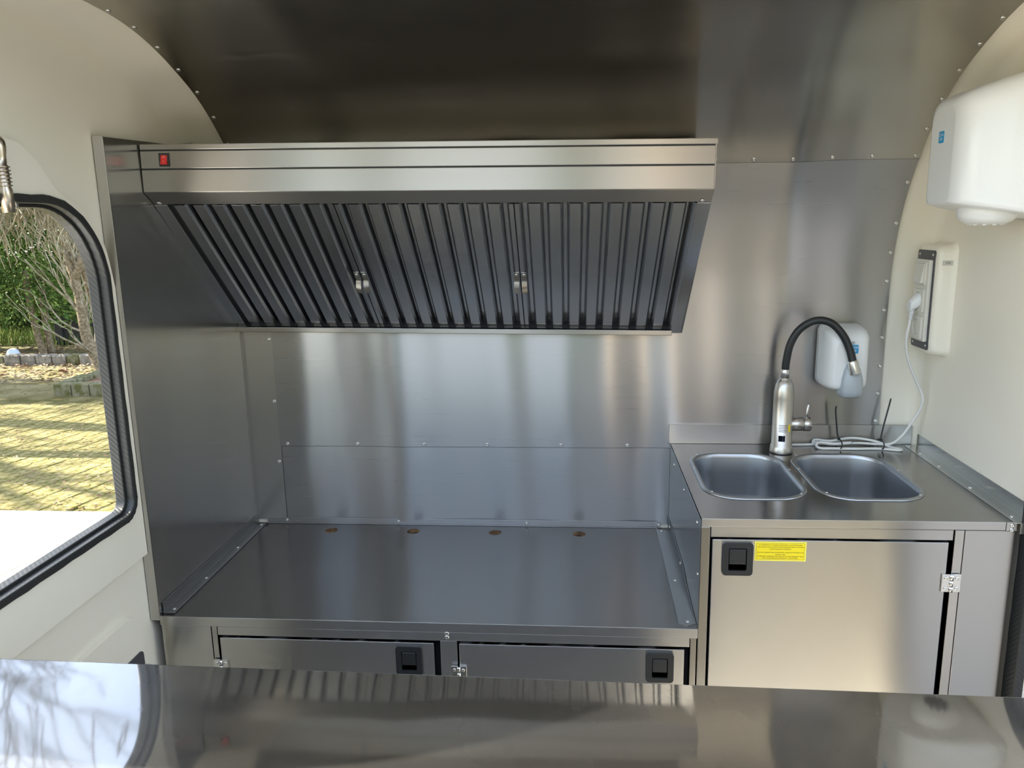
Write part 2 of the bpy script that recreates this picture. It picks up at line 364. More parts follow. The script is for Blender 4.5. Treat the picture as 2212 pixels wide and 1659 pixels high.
def sheet(xa, xb, sa, sb, nx, ns, lift, mat, amp=1.0):
    mb = MB(); rows = []
    for j in range(ns+1):
        s = lerp(sa, sb, j/ns); (py, pz), (ny, nz) = prof_point(s); row = []
        for i in range(nx+1):
            x = lerp(xa, xb, i/nx); e = min(1, 12*min(i, nx-i)/nx)
            d = lift+.0026+amp*buckle(x, s)*e
            row.append((x, py+ny*d, pz+nz*d))
        rows.append(row)
    mb.grid(rows)
    back = []
    for j in range(ns+1):
        s = lerp(sa, sb, j/ns); (py, pz), (ny, nz) = prof_point(s)
        back.append([(r[0], r[1]-ny*.0012, r[2]-nz*.0012) for r in rows[j]])
    for e0, e1 in (([r[0] for r in rows], [r[0] for r in back]), ([r[-1] for r in rows], [r[-1] for r in back]), (rows[0], back[0]), (rows[-1], back[-1])):
        mb.grid([e0, e1], smooth=False)
    return mb
def surf(x, s, lift, xa, xb):
    e = min(1, 12*min(x-xa, xb-x)/(xb-xa)); d = lift+.0026+buckle(x, s)*e; (py, pz), (ny, nz) = prof_point(s)
    return (x, py+ny*d, pz+nz*d), (0, ny, nz)
s_seam, s_mid, s_low = s_of_z(1.655), .885, .655
for x in (.320, .518): dents.append((x, .892, .0012))
dents.append((.914, .892, .0008))
low = sheet(.088, 1.2215, s_low, s_mid+.012, 110, 14, .0000, M['wall_steel']).build('steel_sheet', M['wall_steel'], wall_back, weld=False)
midA = sheet(.088, 1.786, s_mid, s_seam+.012, 150, 46, .0016, M['wall_steel']).build('steel_sheet', M['wall_steel'], wall_back, weld=False)
roof = sheet(.080, 1.786, s_seam, PL[i_hatch]-.02, 130, 60, .0032, M['roof_steel']).build('steel_sheet', M['roof_steel'], ceiling, weld=False)
def sheet_rivet(par, x, s, lift, xa, xb):
    p_, n_ = surf(x, s, lift, xa, xb); rivet(par, p_, n_)
for x in (.111, .320, .518, .702, .914, 1.102): sheet_rivet(midA, x, .892, .0016, .088, 1.786)
for z in (.966, 1.043, 1.119, 1.197, 1.271, 1.348, 1.423, 1.499, 1.60): sheet_rivet(midA, 1.777, s_of_z(z), .0016, .088, 1.786)
for x in (1.30, 1.393, 1.486, 1.580, 1.674, 1.774): sheet_rivet(roof, x, s_seam+.008, .0032, .080, 1.786)
s = s_seam+.082
while s < PL[i_hatch]-.05:
    sheet_rivet(roof, 1.776, s, .0032, .080, 1.786); sheet_rivet(roof, .0905, s+.012, .0032, .080, 1.786); s += .088
# dark hairline joints under the overlapping edges
mb = MB(); rows = [[], []]
for i in range(91):
    x = lerp(.091, 1.2215, i/90)
    for r_, ds in ((0, -.0011), (1, .0003)): p_, n_ = surf(x, .885+ds, .0014, .088, 1.786); rows[r_].append(p_)
mb.grid(rows); mb.build('joint', M['dark_hole'], wall_back)
mb = MB(); rows = [[], []]
for i in range(91):
    x = lerp(.091, 1.785, i/90)
    for r_, ds in ((0, -.0010), (1, .0003)): p_, n_ = surf(x, s_seam+ds, .0030, .080, 1.786); rows[r_].append(p_)
mb.grid(rows); mb.build('joint', M['dark_hole'], ceiling)
mb = MB(); mb.box(.0903, -.0036, .657, .0914, -.001, 1.50); mb.build('joint', M['dark_hole'], wall_back)

# ------------------------------------------------------------------ hot worktop and its cabinet
HX0, HX1, HY, HZ = -.001, 1.222, -.577, .644
mb = MB()
holes = [[(cx+.0185*math.cos(2*math.pi*k/20), cy+.0185*math.sin(2*math.pi*k/20)) for k in range(20)] for cx, cy in ((.242, -.056), (.485, -.054), (.724, -.055), (.965, -.057))]
wt = thing('worktop', (.61, -.29, HZ), 'low steel worktop with four round holes under the extractor hood', 'worktop')
mb.plate([(HX0, HY), (HX1, HY), (HX1, -.001), (HX0, -.001)], holes, XY, HZ, HZ-.0015)
mb.build('top', M['top_steel'], wt)
mb = MB(); mb.box(HX0, HY-.0012, HZ-.022, HX1, HY+.001, HZ+.0004); mb.build('front_edge', M['door_steel'], wt, bevel=.0009)
for h in holes:
    c = (sum(p[0] for p in h)/20, sum(p[1] for p in h)/20)
    mb = MB(); mb.lathe([(.0185, 0), (.0190, -.002), (.0186, -.022), (.012, -.024), (.0001, -.024)], Matrix.Translation((c[0], c[1], HZ-.0003)), 20)
    mb.build('hole_lining', M['wood'], wt)
# angle strips along both sides and the back
mb = MB(); mb.prism([(.0012, HZ+.028), (.0012, HZ+.0008), (.029, HZ+.0008), (.029, HZ+.0022), (.0028, HZ+.0022), (.0028, HZ+.028)], lambda u, v, q: (u, q, v), -.565, -.004)
sl = mb.build('angle_strip', M['strip_steel'], wt, bevel=.0004)
for y in (-.545, -.382, -.192, -.025): rivet(sl, (.018, y, HZ+.0022), (0, 0, 1), s=.8)
mb = MB(); mb.prism([(-.0012, HZ+.019), (-.0012, HZ+.0006), (-.006, HZ+.0006), (-.006, HZ+.0016), (-.0026, HZ+.0016), (-.0026, HZ+.019)], lambda u, v, q: (q, u-.002, v), .030, 1.19)
bs = mb.build('angle_strip', M['wall_steel'], wt, bevel=.0004)
for x in (.091, .431, .812, 1.194): rivet(bs, (x, -.0052, .6545), s=.85)
mb = MB()
mb.face([(1.186, -.010, HZ+.0018), (1.2215, -.010, HZ+.0018), (1.2215, -.555, HZ+.0018), (1.200, -.566, HZ+.0018), (1.183, -.553, HZ+.0018)])
mb.face([(1.186, -.010, HZ+.0004), (1.2215, -.010, HZ+.0004), (1.2215, -.555, HZ+.0004), (1.200, -.566, HZ+.0004), (1.183, -.553, HZ+.0004)])
lo = [(1.186, -.010), (1.2215, -.010), (1.2215, -.555), (1.200, -.566), (1.183, -.553)]
for i in range(5):
    a, b = lo[i], lo[(i+1) % 5]; mb.face([(a[0], a[1], HZ+.0004), (b[0], b[1], HZ+.0004), (b[0], b[1], HZ+.0018), (a[0], a[1], HZ+.0018)])
mb.plate([(-.010, HZ+.0018), (-.555, HZ+.0018), (-.40, HZ+.018), (-.33, HZ+.036), (-.010, HZ+.036)], [], YZ, 1.2213, 1.2199)
rs = mb.build('angle_strip', M['strip_steel'], wt)
for p_, n_ in (((1.201, -.345, HZ+.0018), (0, 0, 1)), ((1.204, -.548, HZ+.0018), (0, 0, 1)), ((1.200, -.030, HZ+.0018), (0, 0, 1)), ((1.2199, -.29, HZ+.022), (-1, 0, 0)), ((1.2199, -.05, HZ+.022), (-1, 0, 0))): rivet(rs, p_, n_, s=.85)

# cabinet below
LATCH = {}
def latch(door, x0, x1, z0, z1, y):
    mb = MB(); r = .008
    inner = rrect(x0+.013, z0+.011, x1-.013, z1-.012, .003)
    mb.plate(rrect(x0, z0, x1, z1, r), [inner], XZ, y, y-.0055)
    mb.box(x0+.005, y, z0+.005, x1-.005, y+.012, z1-.005)
    mb.build('latch_bezel', M['black_plastic'], door, bevel=.0013)
    mb = MB(); zi0, zi1 = z0+.011, z1-.012; h = zi1-zi0
    mb.prism([(y-.0015, zi1-.002), (y-.0045, zi1-.004), (y-.0035, zi0+h*.28), (y+.001, zi0+h*.24), (y+.001, zi1-.002)], lambda u, v, q: (q, u, v), x0+.0145, x1-.0145)
    mb.build('latch_paddle', M['black_plastic'], door, bevel=.0008)
def hinge(door, x0, x1, z0, z1, y, two=True):
    mb = MB(); xm = (x0+x1)/2
    mb.box(x0, y-.0040, z0, xm-.003, y-.0004, z1); mb.box(xm+.003, y-.0040, z0, x1, y-.0004, z1)
    o = mb.build('hinge', M['zinc'], door, bevel=.0008)
    for kz in range(3):
        a = lerp(z0, z1, kz/3)+.0006; b = lerp(z0, z1, (kz+1)/3)-.0006
        m2 = MB(); m2.lathe([(.0042, a), (.0042, b)], Matrix.Translation((xm, y-.004, 0)), 12)
        m2.build('hinge_barrel', M['zinc'], door)
    for xx in ((x0+xm)/2-.001, (x1+xm)/2+.001):
        for zz in ((z0+.009, z1-.009)): rivet(door, (xx, y-.0042, zz), name='hinge_screw', s=.8)
bc = thing('base_cabinet', (.61, -.29, 0), 'low steel cabinet with two doors under the hot worktop', 'cabinet')
FY = HY+.001
mb = MB()
mb.box(.0, FY, .05, .118, FY+.02, .621); mb.build('filler_panel', M['door_steel'], bc, bevel=.0008)
for x0, x1 in ((.120, .1325), (1.2065, 1.2195)):
    mb = MB(); mb.box(x0, FY, .05, x1, FY+.02, .621); mb.build('post', M['post_steel'], bc, bevel=.0008)
mb = MB(); mb.box(.134, FY-.0004, .600, 1.205, FY+.02, .621); mb.box(.652, FY-.0002, .05, .6905, FY+.02, .600)
rail = mb.build('rail', M['door_steel'], bc, bevel=.0008)
for z in (.6265-.008, .609): rivet(rail, (.668, FY-.0006, z))
mb = MB(); mb.box(.0, FY+.022, .05, 1.2195, -.006, .06); mb.box(.0, FY+.03, .05, 1.2195, FY+.035, .62); mb.build('carcass', M['dark_hole'], bc)
for x0, x1, lx in ((.1385, .638, .550), (.695, 1.194, 1.111)):
    mb = MB(); mb.box(x0, FY-.003, .07, x1, FY+.016, .5945)
    d = mb.build('cabinet_door', M['door_steel'], bc, bevel=.0012)
    latch(d, lx, lx+.0605, .516, .587, FY-.003)
    hinge(d, x0-.019, x0+.016, .498, .541, FY-.003)

# ------------------------------------------------------------------ left splash panel
sp = thing('splash_panel', (0, -.29, HZ), 'tall brushed steel splash panel between worktop and end wall', 'panel')
mb = MB(); mb.plate([(-.577, .638), (-.002, .638), (-.002, 1.58), (-.10, 1.66), (-.19, 1.73), (-.30, 1.715), (-.577, 1.706)], [], YZ, 0, -.0012)
mb.build('sheet', M['side_steel'], sp, bevel=.0004)
mb = MB(); mb.box(-.0225, -.5785, .634, .0004, -.5765, 1.708); mb.box(-.0225, -.577, .634, -.021, -.545, 1.708); mb.build('return_edge', M['post_steel'], sp, bevel=.0005)
mb = MB(); mb.box(.0, -.0040, .657, .0905, -.0028, 1.56); mb.box(.0, -.0040, .657, .0012, -.02, 1.56)
cs = mb.build('corner_strip', M['door_steel'], sp, bevel=.0005)
for z in (1.203, 1.020, .837): rivet(cs, (.081, -.0040, z))

# ------------------------------------------------------------------ sink cabinet, worktop, bowls
SZ = .90
sc = thing('sink_cabinet', (1.55, -.29, 0), 'tall steel sink cabinet with yellow warning sticker on its door', 'cabinet')
for x0, x1 in ((1.2225, 1.2415), (1.739, 1.7575)):
    mb = MB(); mb.box(x0, FY, .05, x1, FY+.02, .880); mb.build('post', M['post_steel'], sc, bevel=.0009)
mb = MB(); mb.box(1.2435, FY+.002, .857, 1.737, FY+.02, .880); mb.build('rail', M['door_steel'], sc, bevel=.0009)
mb = MB(); mb.box(1.7590, FY+.0005, .05, 1.857, FY+.012, .880); mb.build('filler_panel', M['door_steel'], sc, bevel=.0008)
mb = MB(); mb.box(1.2225, FY+.03, .05, 1.857, FY+.035, .88); mb.box(1.2225, FY, .05, 1.857, -.006, .06); mb.build('carcass', M['dark_hole'], sc)
mb = MB(); mb.box(1.2222, FY+.001, .06, 1.2235, -.006, .893); sf = mb.build('side_panel', M['side_steel'], sc, bevel=.0004)
for y, z in ((-.10, .865), (-.30, .865), (-.52, .868), (-.55, .76)): rivet(sf, (1.2222, y, z), (-1, 0, 0), s=.9)
mb = MB(); mb.box(1.2462, FY-.002, .08, 1.7275, FY+.016, .8535); sdoor = mb.build('cabinet_door', M['door_steel'], sc, bevel=.0014)
latch(sdoor, 1.2675, 1.3315, .774, .848, FY-.002)
hinge(sdoor, 1.7185, 1.7575, .745, .785, FY-.002)
# sticker with its printed warning
x0, x1, z0, z1 = 1.3350, 1.4410, .8070, .8502; yS = FY-.0022
mb = MB(); mb.plate(rrect(x0, z0, x1, z1, .0006, 2), [], XZ, yS-.0003, yS+.0002, 1)
mb.plate(rrect(x0+.0030, z0+.0030, x1-.0030, z1-.0030, .0004, 2), [], XZ, yS-.0004, yS-.0002, 2)
mb.plate(rrect(x0+.0036, z0+.0036, x1-.0036, z1-.0036, .0004, 2), [], XZ, yS-.0005, yS-.0003, 0)
cx, cz = (x0+x1)/2, (z0+z1)/2
lines = [('SU TANKINDA SU YOKKEN HIDROFORU ÇALIŞTIRMAYINIZ.', .0143), ('AKSİ HALDE CİHAZ GARANTİ KAPSAMINDAN ÇIKAR VE SİSTEME', .0097), ('CİDDİ ZARARLAR VEREBİLİR.', .0050),
         ('DO NOT OPERATE THE HYDROPHOR, WHEN NO WATER IN THE', -.0026), ('WATER TANK.', -.0072), ('OTHERWISE, THE DEVICE WILL BE OUT OF THE WARRANTY AND', -.0112), ('MAY CAUSE SERIOUS DAMAGES TO THE SYSTEM.', -.0152)]
for t, dz in lines:
    sx = .0000
    tm = text_mb(t, .0036, lambda u, v, q, dz=dz: (cx+u*.93, yS-.0007, cz+dz+v), 3)
    xs_ = [p[0] for p in tm.v]; wdt = max(xs_)-min(xs_); lim = .0955
    if wdt > lim: tm.v = [(cx+(p[0]-cx)*lim/wdt, p[1], p[2]) for p in tm.v]
    mb.add(tm)
st = mb.build('warning_sticker', [M['yellow'], M['sticker_rim'], M['black_print'], M['black_print']], sdoor, weld=False); st['label'] = 'yellow rectangular warning sticker with small black print'

sw = thing('sink_worktop', (1.55, -.29, SZ), 'steel sink worktop with upstand and two sunken bowls', 'worktop')
B1 = rrect(1.2560, -.4560, 1.4860, -.1090, .078, 9); B2 = rrect(1.5130, -.4560, 1.7470, -.1120, .078, 9)
def grow(P, d):
    cx = sum(p[0] for p in P)/len(P); cy = sum(p[1] for p in P)/len(P); return scaled(P, d)
mb = MB(); mb.plate([(1.2225, FY-.002), (1.858, FY-.002), (1.858, -.001), (1.2225, -.001)], [grow(B1, -.004), grow(B2, -.004)], XY, SZ, SZ-.0015)
mb.build('top', M['sink_steel'], sw)
mb = MB(); mb.box(1.2225, FY-.0032, SZ-.018, 1.836, FY-.0012, SZ+.0004); mb.build('front_edge', M['door_steel'], sw, bevel=.0012)
mb = MB(); mb.box(1.8365, FY-.0034, SZ-.0185, 1.858, FY-.0010, SZ+.0004); mb.box(1.8565, FY-.0034, SZ-.0185, 1.858, FY+.02, SZ+.0004)
br = mb.build('corner_bracket', M['door_steel'], sw, bevel=.001)
for z in (.8940, .8845): rivet(br, (1.8475, FY-.0036, z), s=.9)
mb = MB(); mb.box(1.2165, -.0125, SZ+.0002, 1.872, -.0045, .955); mb.box(1.2165, -.0125, SZ+.0002, 1.2185, -.003, .955)
mb.build('upstand', M['door_steel'], sw, bevel=.003, seg=3)
# flange strip on the white wall side
mb = MB(); mb.prism([(1.850, SZ+.0003), (1.8845, SZ+.0003), (1.8845, SZ+.034), (1.883, SZ+.034), (1.883, SZ+.0018), (1.850, SZ+.0018)], lambda u, v, q: (u, q, v), -.586, -.022)
fs = mb.build('flange', M['side_steel'], sw, bevel=.0004)
for y in (-.10, -.21, -.37, -.55): rivet(fs, (1.861, y, SZ+.0018), (0, 0, 1), s=.85)
mb = MB(); mb.box(1.860, -.5868, SZ-.022, 1.8845, -.5853, SZ+.001); ff = mb.build('flange_tab', M['side_steel'], sw, bevel=.0004); rivet(ff, (1.873, -.587, SZ-.011))
for B in (B1, B2):
    mb = MB(); rows = []
    for d, z in ((.0055, .0004), (.0050, .0022), (.0020, .0034), (-.0035, .0032), (-.0060, .0012), (-.0075, -.008), (-.011, -.05), (-.016, -.105), (-.021, -.128), (-.031, -.143), (-.047, -.150)):
        rows.append([(x, y, SZ+z) for x, y in scaled(B, d)])
    cx = sum(p[0] for p in B)/len(B); cy = sum(p[1] for p in B)/len(B)
    for t in (.5, .22): rows.append([(lerp(cx, x, t), lerp(cy, y, t), SZ-.151-.003*(1-t)) for x, y in scaled(B, -.047)])
    mb.grid(rows, close_u=True)
    bo = mb.build('bowl', M['bowl_steel'], sw)
    mb = MB(); mb.lathe([(.034, -.0005), (.034, .002), (.027, .0025), (.022, -.002), (.0001, -.003)], Matrix.Translation((cx, cy, SZ-.152)), 20); mb.build('drain', M['zinc'], bo)
    xs_ = [p[0] for p in B]; ys_ = [p[1] for p in B]; xa, xb, ya, yb = min(xs_), max(xs_), min(ys_), max(ys_)
    for px, py in ((xa+.014, ya+.040), (xb-.018, ya+.030), (xa-.001, lerp(ya, yb, .62)), (xb+.001, lerp(ya, yb, .60)), (xa+.022, yb-.012)): rivet(bo, (px, py, SZ+.0028), (0, 0, 1), name='rim_screw', s=.62)

# ------------------------------------------------------------------ extractor hood (its own slightly tilted frame)
HD = Vector((0, -.22, 1.46))
hood = thing('extractor_hood', (0, 0, 0), 'wide brushed steel extractor hood with slanted baffle filters and red switch', 'hood')
hood.location = (0.0015, 0, 1.60); hood.rotation_euler = (0, .0156, 0)
def H(mb_): 
    mb_.v = [(p[0], p[1], p[2]-1.60) for p in mb_.v]; return mb_
HW = 1.250; yF, yL, yB = -.447, -.407, -.026; zT, zB, zL, zU = 1.7025, 1.5997, 1.5743, 1.247
mb = MB()
mb.prism([(yF+.004, zT-.002), (yF+.004, zB), (yL+.012, zL+.004), (yL+.03, zL+.03), (yB-.0, zU+.04), (-.022, zU+.04), (-.026, 1.44), (-.06, 1.53), (-.112, 1.61), (-.185, zT-.002)], lambda u, v, q: (q, u, v), .003, HW-.003)
H(mb).build('canopy', M['hood_steel'], hood, world=False)
for za, zb in ((zT, 1.6905), (1.6880, 1.6505), (1.6480, zB)):
    mb = MB(); mb.prism([(yF, za), (yF, zb), (yF+.010, zb), (yF+.010, za)], lambda u, v, q: (q, u, v), 0 if za < 1.7 else 0, HW-(.004 if za < 1.7 else 0))
    H(mb).build('front_panel', M['hood_steel'], hood, bevel=.0014, world=False)
mb = MB(); mb.box(.001, yF+.0012, 1.6475, HW-.005, yF+.004, 1.6915); H(mb).build('groove_backing', M['dark_hole'], hood, world=False)
mb = MB(); mb.prism([(yF+.001, zB), (yF+.003, zB-.0016), (yL, zL), (yL+.006, zL+.006), (yL+.005, zL+.012), (yF+.012, zB+.002)], lambda u, v, q: (q, u, v), 0, HW-.002)
lip = H(mb).build('lip', M['hood_steel'], hood, bevel=.0006, world=False)
nl = Vector((0, -(zB-zL), -(yL-yF))).normalized(); nl = Vector((0, -.53, -.85))
for x in (.016, HW-.022): rivet(lip, (0, 0, 0), nl, name='lip_screw').location = (x, yL-.006-.0008, zL+.0038-.0012-1.60)
# filter plane frame
d_pl = Vector((0, yB-yL, zU-zL)); Lp = d_pl.length; dh = d_pl.normalized(); nrm = Vector((0, -abs(dh.z), -abs(dh.y))).normalized()   # outwards: towards the viewer and down
def FP(u, q, v):                       # u along X, v down the slope, q outwards
    p = Vector((u, yL, zL))+dh*v+nrm*q; return (p.x, p.y, p.z)
for x0, x1 in ((.0, .030), (HW-.032, HW-.002)):
    mb = MB(); mb.prism([(x0, .002), (x1, .002), (x1, -.018), (x0, -.018)], lambda u, q, v: FP(u, q, v), .001, Lp+.020)
    H(mb).build('side_flange', M['filter_steel'], hood, bevel=.001, world=False)
    xs0 = x1 if x0 == 0 else x0-.012
    mb = MB(); mb.prism([(xs0, -.010), (xs0+.012, -.010), (xs0+.012, -.024), (xs0, -.024)], lambda u, q, v: FP(u, q, v), .001, Lp)
    H(mb).build('channel', M['dark_hole'], hood, bevel=.001, world=False)
for x0, x1 in ((-.0005, .0008), (HW-.0028, HW-.0015)):
    mb = MB(); mb.plate([(yF+.006, zT-.004), (yF+.006, zB+.002), (yL+.004, zL+.004), (yB+.002, zU-.012), (-.020, zU-.012), (-.024, 1.44), (-.058, 1.53), (-.110, 1.61), (-.183, zT-.004)], [], YZ, x0, x1)
    H(mb).build('end_plate', M['hood_steel'], hood, world=False)
mb = MB(); mb.box(.004, yB-.010, zU-.018, HW-.030, -.012, zU-.004); H(mb).build('bottom_rail', M['hood_steel'], hood, bevel=.0015, world=False)
# three baffle filters
FW0 = .012; FWD = (HW-.024-.012)/3; PITCH = .0447
def slat_mb(x0, x1, left=True, right=True):
    mb = MB(); t = .0010; e = .0058
    prof = []
    if left: prof += [(x0-e, -.012), (x0-e*.8, -.0065)]
    prof += [(x0, 0), (x1, 0)]
    if right: prof += [(x1+e*.8, -.0065), (x1+e, -.012)]
    prof2 = [(u, q-t) for u, q in reversed(prof)]
    mb.prism(prof+prof2, lambda u, q, v: FP(u, q, v), .004, Lp+.004)
    return mb
for k in range(3):
    fx = FW0+k*FWD
    flt = bpy.data.objects.new('filter', None); COL.objects.link(flt); flt.parent = hood
    mb = MB(); mb.prism([(fx+.001, -.022), (fx+FWD-.001, -.022), (fx+FWD-.001, -.030), (fx+.001, -.030)], lambda u, q, v: FP(u, q, v), .002, Lp+.006)
    H(mb).build('filter_back', M['dark_hole'], flt, world=False)
    n = 9; p = FWD/n
    mb = MB(); mb.prism([(fx+.001, -.002), (fx+FWD-.001, -.002), (fx+FWD-.001, -.032), (fx+.001, -.032)], lambda u, q, v: FP(u, q, v), Lp+.0045, Lp+.009)
    H(mb).build('filter_end', M['dark_hole'], flt, world=False)
    for j in range(n+1):
        c = fx+p*j; hw = .0122
        if j == 0: a, b = fx+.0012, c+hw*.9; q = slat_mb(a, b, False, True)
        elif j == n: a, b = c-hw*.9, fx+FWD-.0012; q = slat_mb(a, b, True, False)
        else: q = slat_mb(c-hw, c+hw)
        H(q).build('slat', M['filter_steel'], flt, bevel=.0014, seg=2, world=False)
    for j in range(n):                      # rear baffles seen through the gaps
        c = fx+p*(j+.5); mb = MB(); mb.prism([(c-.012, -.021), (c+.012, -.021), (c+.0135, -.016), (c+.0127, -.0155), (c+.0115, -.020), (c-.0115, -.020), (c-.0127, -.0155), (c-.0135, -.016)], lambda u, q, v: FP(u, q, v), .004, Lp+.003)
        H(mb).build('rear_slat', M['filter_steel'], flt, world=False)
    for side in ((0, 1) if k == 1 else ((1,) if k == 0 else (0,))):
        hx = fx+.0095 if side == 0 else fx+FWD-.0095; sg = -1 if side == 0 else 1
        v0 = Lp*.52
        mb = MB()
        mb.prism([(hx-.0065, .0016), (hx+.0065, .0016), (hx+.0065, .0004), (hx-.0065, .0004)], lambda u, q, v: FP(u, q, v), v0-.008, v0+.018)
        rows = []
        for t, (dv, dq) in enumerate(((.018, .0016), (.024, .006), (.030, .014), (.040, .0185), (.052, .0190))):
            rows.append([FP(hx-.0065-sg*.001*(dv-.018)/.03, dq+(.0 if sg > 0 else .004*(dv-.018)/.03), v0+dv), FP(hx+.0065-sg*.001*(dv-.018)/.03, dq+(.004*(dv-.018)/.03 if sg > 0 else .0), v0+dv)])
        mb.grid(rows); rows2 = [[Vector(a)-nrm*.0012 for a in r] for r in rows]; mb.grid(rows2)
        hn = H(mb).build('filter_handle', M['hood_steel'], flt, world=False)
        r_ = rivet(hn, (0, 0, 0), nrm, name='handle_screw', s=.8); pp = FP(hx, .0016, v0); r_.location = (pp[0], pp[1], pp[2]-1.60)
# red rocker switch
mb = MB(); cx, cz = .0545, 1.6690
mb.plate(rrect(cx-.0115, cz-.0145, cx+.0115, cz+.0145, .001, 2), [rrect(cx-.0075, cz-.0105, cx+.0075, cz+.0105, .0006, 2)], XZ, yF-.0002, yF-.0026)
mb.box(cx-.009, yF-.0004, cz-.012, cx+.009, yF+.0002, cz+.012)
swt = H(mb).build('rocker_switch', M['black_plastic'], hood, bevel=.0004, world=False); swt['label'] = 'small red rocker switch in black frame'
mb = MB(); mb.prism([(yF-.0005, cz+.0100), (yF-.0015, cz+.0100), (yF-.0024, cz), (yF-.0066, cz-.0085), (yF-.0055, cz-.0100), (yF-.0005, cz-.0100)], lambda u, v, q: (q, u, v), cx-.0072, cx+.0072)
mb.add(text_mb('O', .0050, lambda u, v, q: (cx+u, yF-.0024, cz+.0058+v), 1)); mb.add(text_mb('I', .0050, lambda u, v, q: (cx+u, yF-.0050, cz-.0035+v), 1))
H(mb).build('rocker', [M['red'], M['white_print']], swt, weld=False, world=False)

# ------------------------------------------------------------------ electric tap
TX, TY = 1.506, -.088
tap = thing('tap', (TX, TY, SZ), 'steel electric tap with black flexible spout behind the sink bowls', 'tap')
T = Matrix.Translation((TX, TY, SZ))
mb = MB(); mb.lathe([(.029, 0), (.0295, .003), (.0295, .009), (.0285, .012), (.0285, .020), (.0262, .022), (.0262, .150), (.0255, .168), (.0225, .185), (.0170, .197), (.0112, .203), (.0112, .204)], T, 32)
mb.build('body', M['tap_steel'], tap)
mb = MB(); mb.lathe([(.0301, -.0005), (.0301, .0025), (.0285, .0030)], T, 32); mb.build('gasket', M['rubber'], tap)
mb = MB(); mb.lathe([(.0105, .203), (.0105, .226), (.0095, .227)], T, 24); mb.build('neck', M['zinc'], tap)
arc = smooth_path([(TX, TY, 1.125), (TX+.001, TY-.002, 1.15), (TX+.008, TY-.006, 1.195), (TX+.028, TY-.012, 1.234), (TX+.063, TY-.020, 1.257), (TX+.100, TY-.026, 1.252), (TX+.130, TY-.032, 1.222), (TX+.148, TY-.036, 1.185), (TX+.157, TY-.040, 1.152)], 5)
mb = MB(); mb.tube(arc, .0099, 16); mb.build('hose', M['hose'], tap)
mb = MB(); a = Vector(arc[-1]); dirv = (Vector(arc[-1])-Vector(arc[-3])).normalized()
mb.tube([a-dirv*.004, a, a+dirv*.030, a+dirv*.0315], [.0118, .0125, .0138, .0132], 20); tip = mb.build('nozzle', M['zinc'], tap)
mb = MB(); mb.tube([a+dirv*.0312, a+dirv*.0325], [.0112, .0108], 18); mb.build('aerator', M['white_plastic'], tip)
mb = MB(); R_ = Matrix.Translation((TX, TY, SZ+.078)) @ Matrix.Rotation(math.radians(90), 4, 'Y') @ Matrix.Translation((0, 0, 0))
mb.lathe([(.0185, .018), (.0185, .052), (.0178, .0525)], R_, 24); mb.build('valve', M['tap_steel'], tap)
mb = MB(); mb.lathe([(.0165, .0525), (.0165, .0535), (.0190, .0538), (.0190, .0705), (.0178, .072), (.0001, .072)], R_, 24); kn = mb.build('valve_knob', M['tap_steel'], tap)
mb = MB(); mb.tube([(TX+.060, TY-.004, SZ+.092), (TX+.0605, TY-.004, SZ+.108), (TX+.064, TY-.004, SZ+.132), (TX+.0642, TY-.004, SZ+.1335)], [.0040, .0040, .0042, .003], 12); mb.build('lever', M['tap_steel'], kn)
def on_tap(u, v, q): # wraps flat print round the body, facing the viewer
    r = .02635+q; a = -math.pi/2-.25+u/r; return (TX+r*math.cos(a), TY+r*math.sin(a), SZ+v)
mb = MB(); rows = [[on_tap(lerp(-.0085, .0085, i/6), z, .0004) for i in range(7)] for z in (.036, .052)]; mb.grid(rows); mb.build('display', M['black_gloss'], tap)
mb = MB()
for kz in range(5): mb.grid([[on_tap(lerp(-.011, .011, i/6)+.002, .0625+kz*.0043, .0003) for i in range(7)], [on_tap(lerp(-.011, .011, i/6)+.002, .0638+kz*.0043, .0003) for i in range(7)]])
mb.build('fine_print', M['black_print'], tap)
mb = MB(); mb.grid([[on_tap(lerp(.0165, .0225, i/3), z, .0003) for i in range(4)] for z in (.062, .082)]); mb.build('yellow_mark', M['yellow'], tap)

# ------------------------------------------------------------------ soap dispenser on the rear wall
sd_ = thing('soap_dispenser', (1.662, -.006, 1.15), 'white soap dispenser with grey push lever on the rear wall', 'soap dispenser')
mb = MB(); rows = []
for k, (y, i, zt, zb) in enumerate(((-.006, .0, 1.238, 1.070), (-.030, .0, 1.237, 1.070), (-.070, .002, 1.234, 1.071), (-.095, .006, 1.226, 1.073), (-.108, .013, 1.214, 1.078), (-.112, .022, 1.204, 1.086))):
    P = rrect(1.606+i, zb, 1.718-i, zt, .020-.0*i, 6); rows.append([(x, y, z) for x, z in P])
mb.grid(rows, close_u=True, cap1=True, cap0=True); mb.build('body', M['white_plastic'], sd_)
mb = MB(); rows = []
for z, hw_, y0 in ((1.158, .004, -.111), (1.150, .012, -.118), (1.130, .020, -.126), (1.105, .025, -.132), (1.075, .027, -.134), (1.062, .026, -.130), (1.056, .022, -.122)):
    cx = 1.668; row = [(cx-hw_, -.085, z), (cx-hw_, y0+.010, z), (cx-hw_*.75, y0+.003, z), (cx, y0, z), (cx+hw_*.75, y0+.003, z), (cx+hw_, y0+.010, z), (cx+hw_, -.085, z)]
    rows.append(row)
mb.grid(rows, cap0=True, cap1=True); mb.build('push_lever', M['grey_plastic'], sd_)
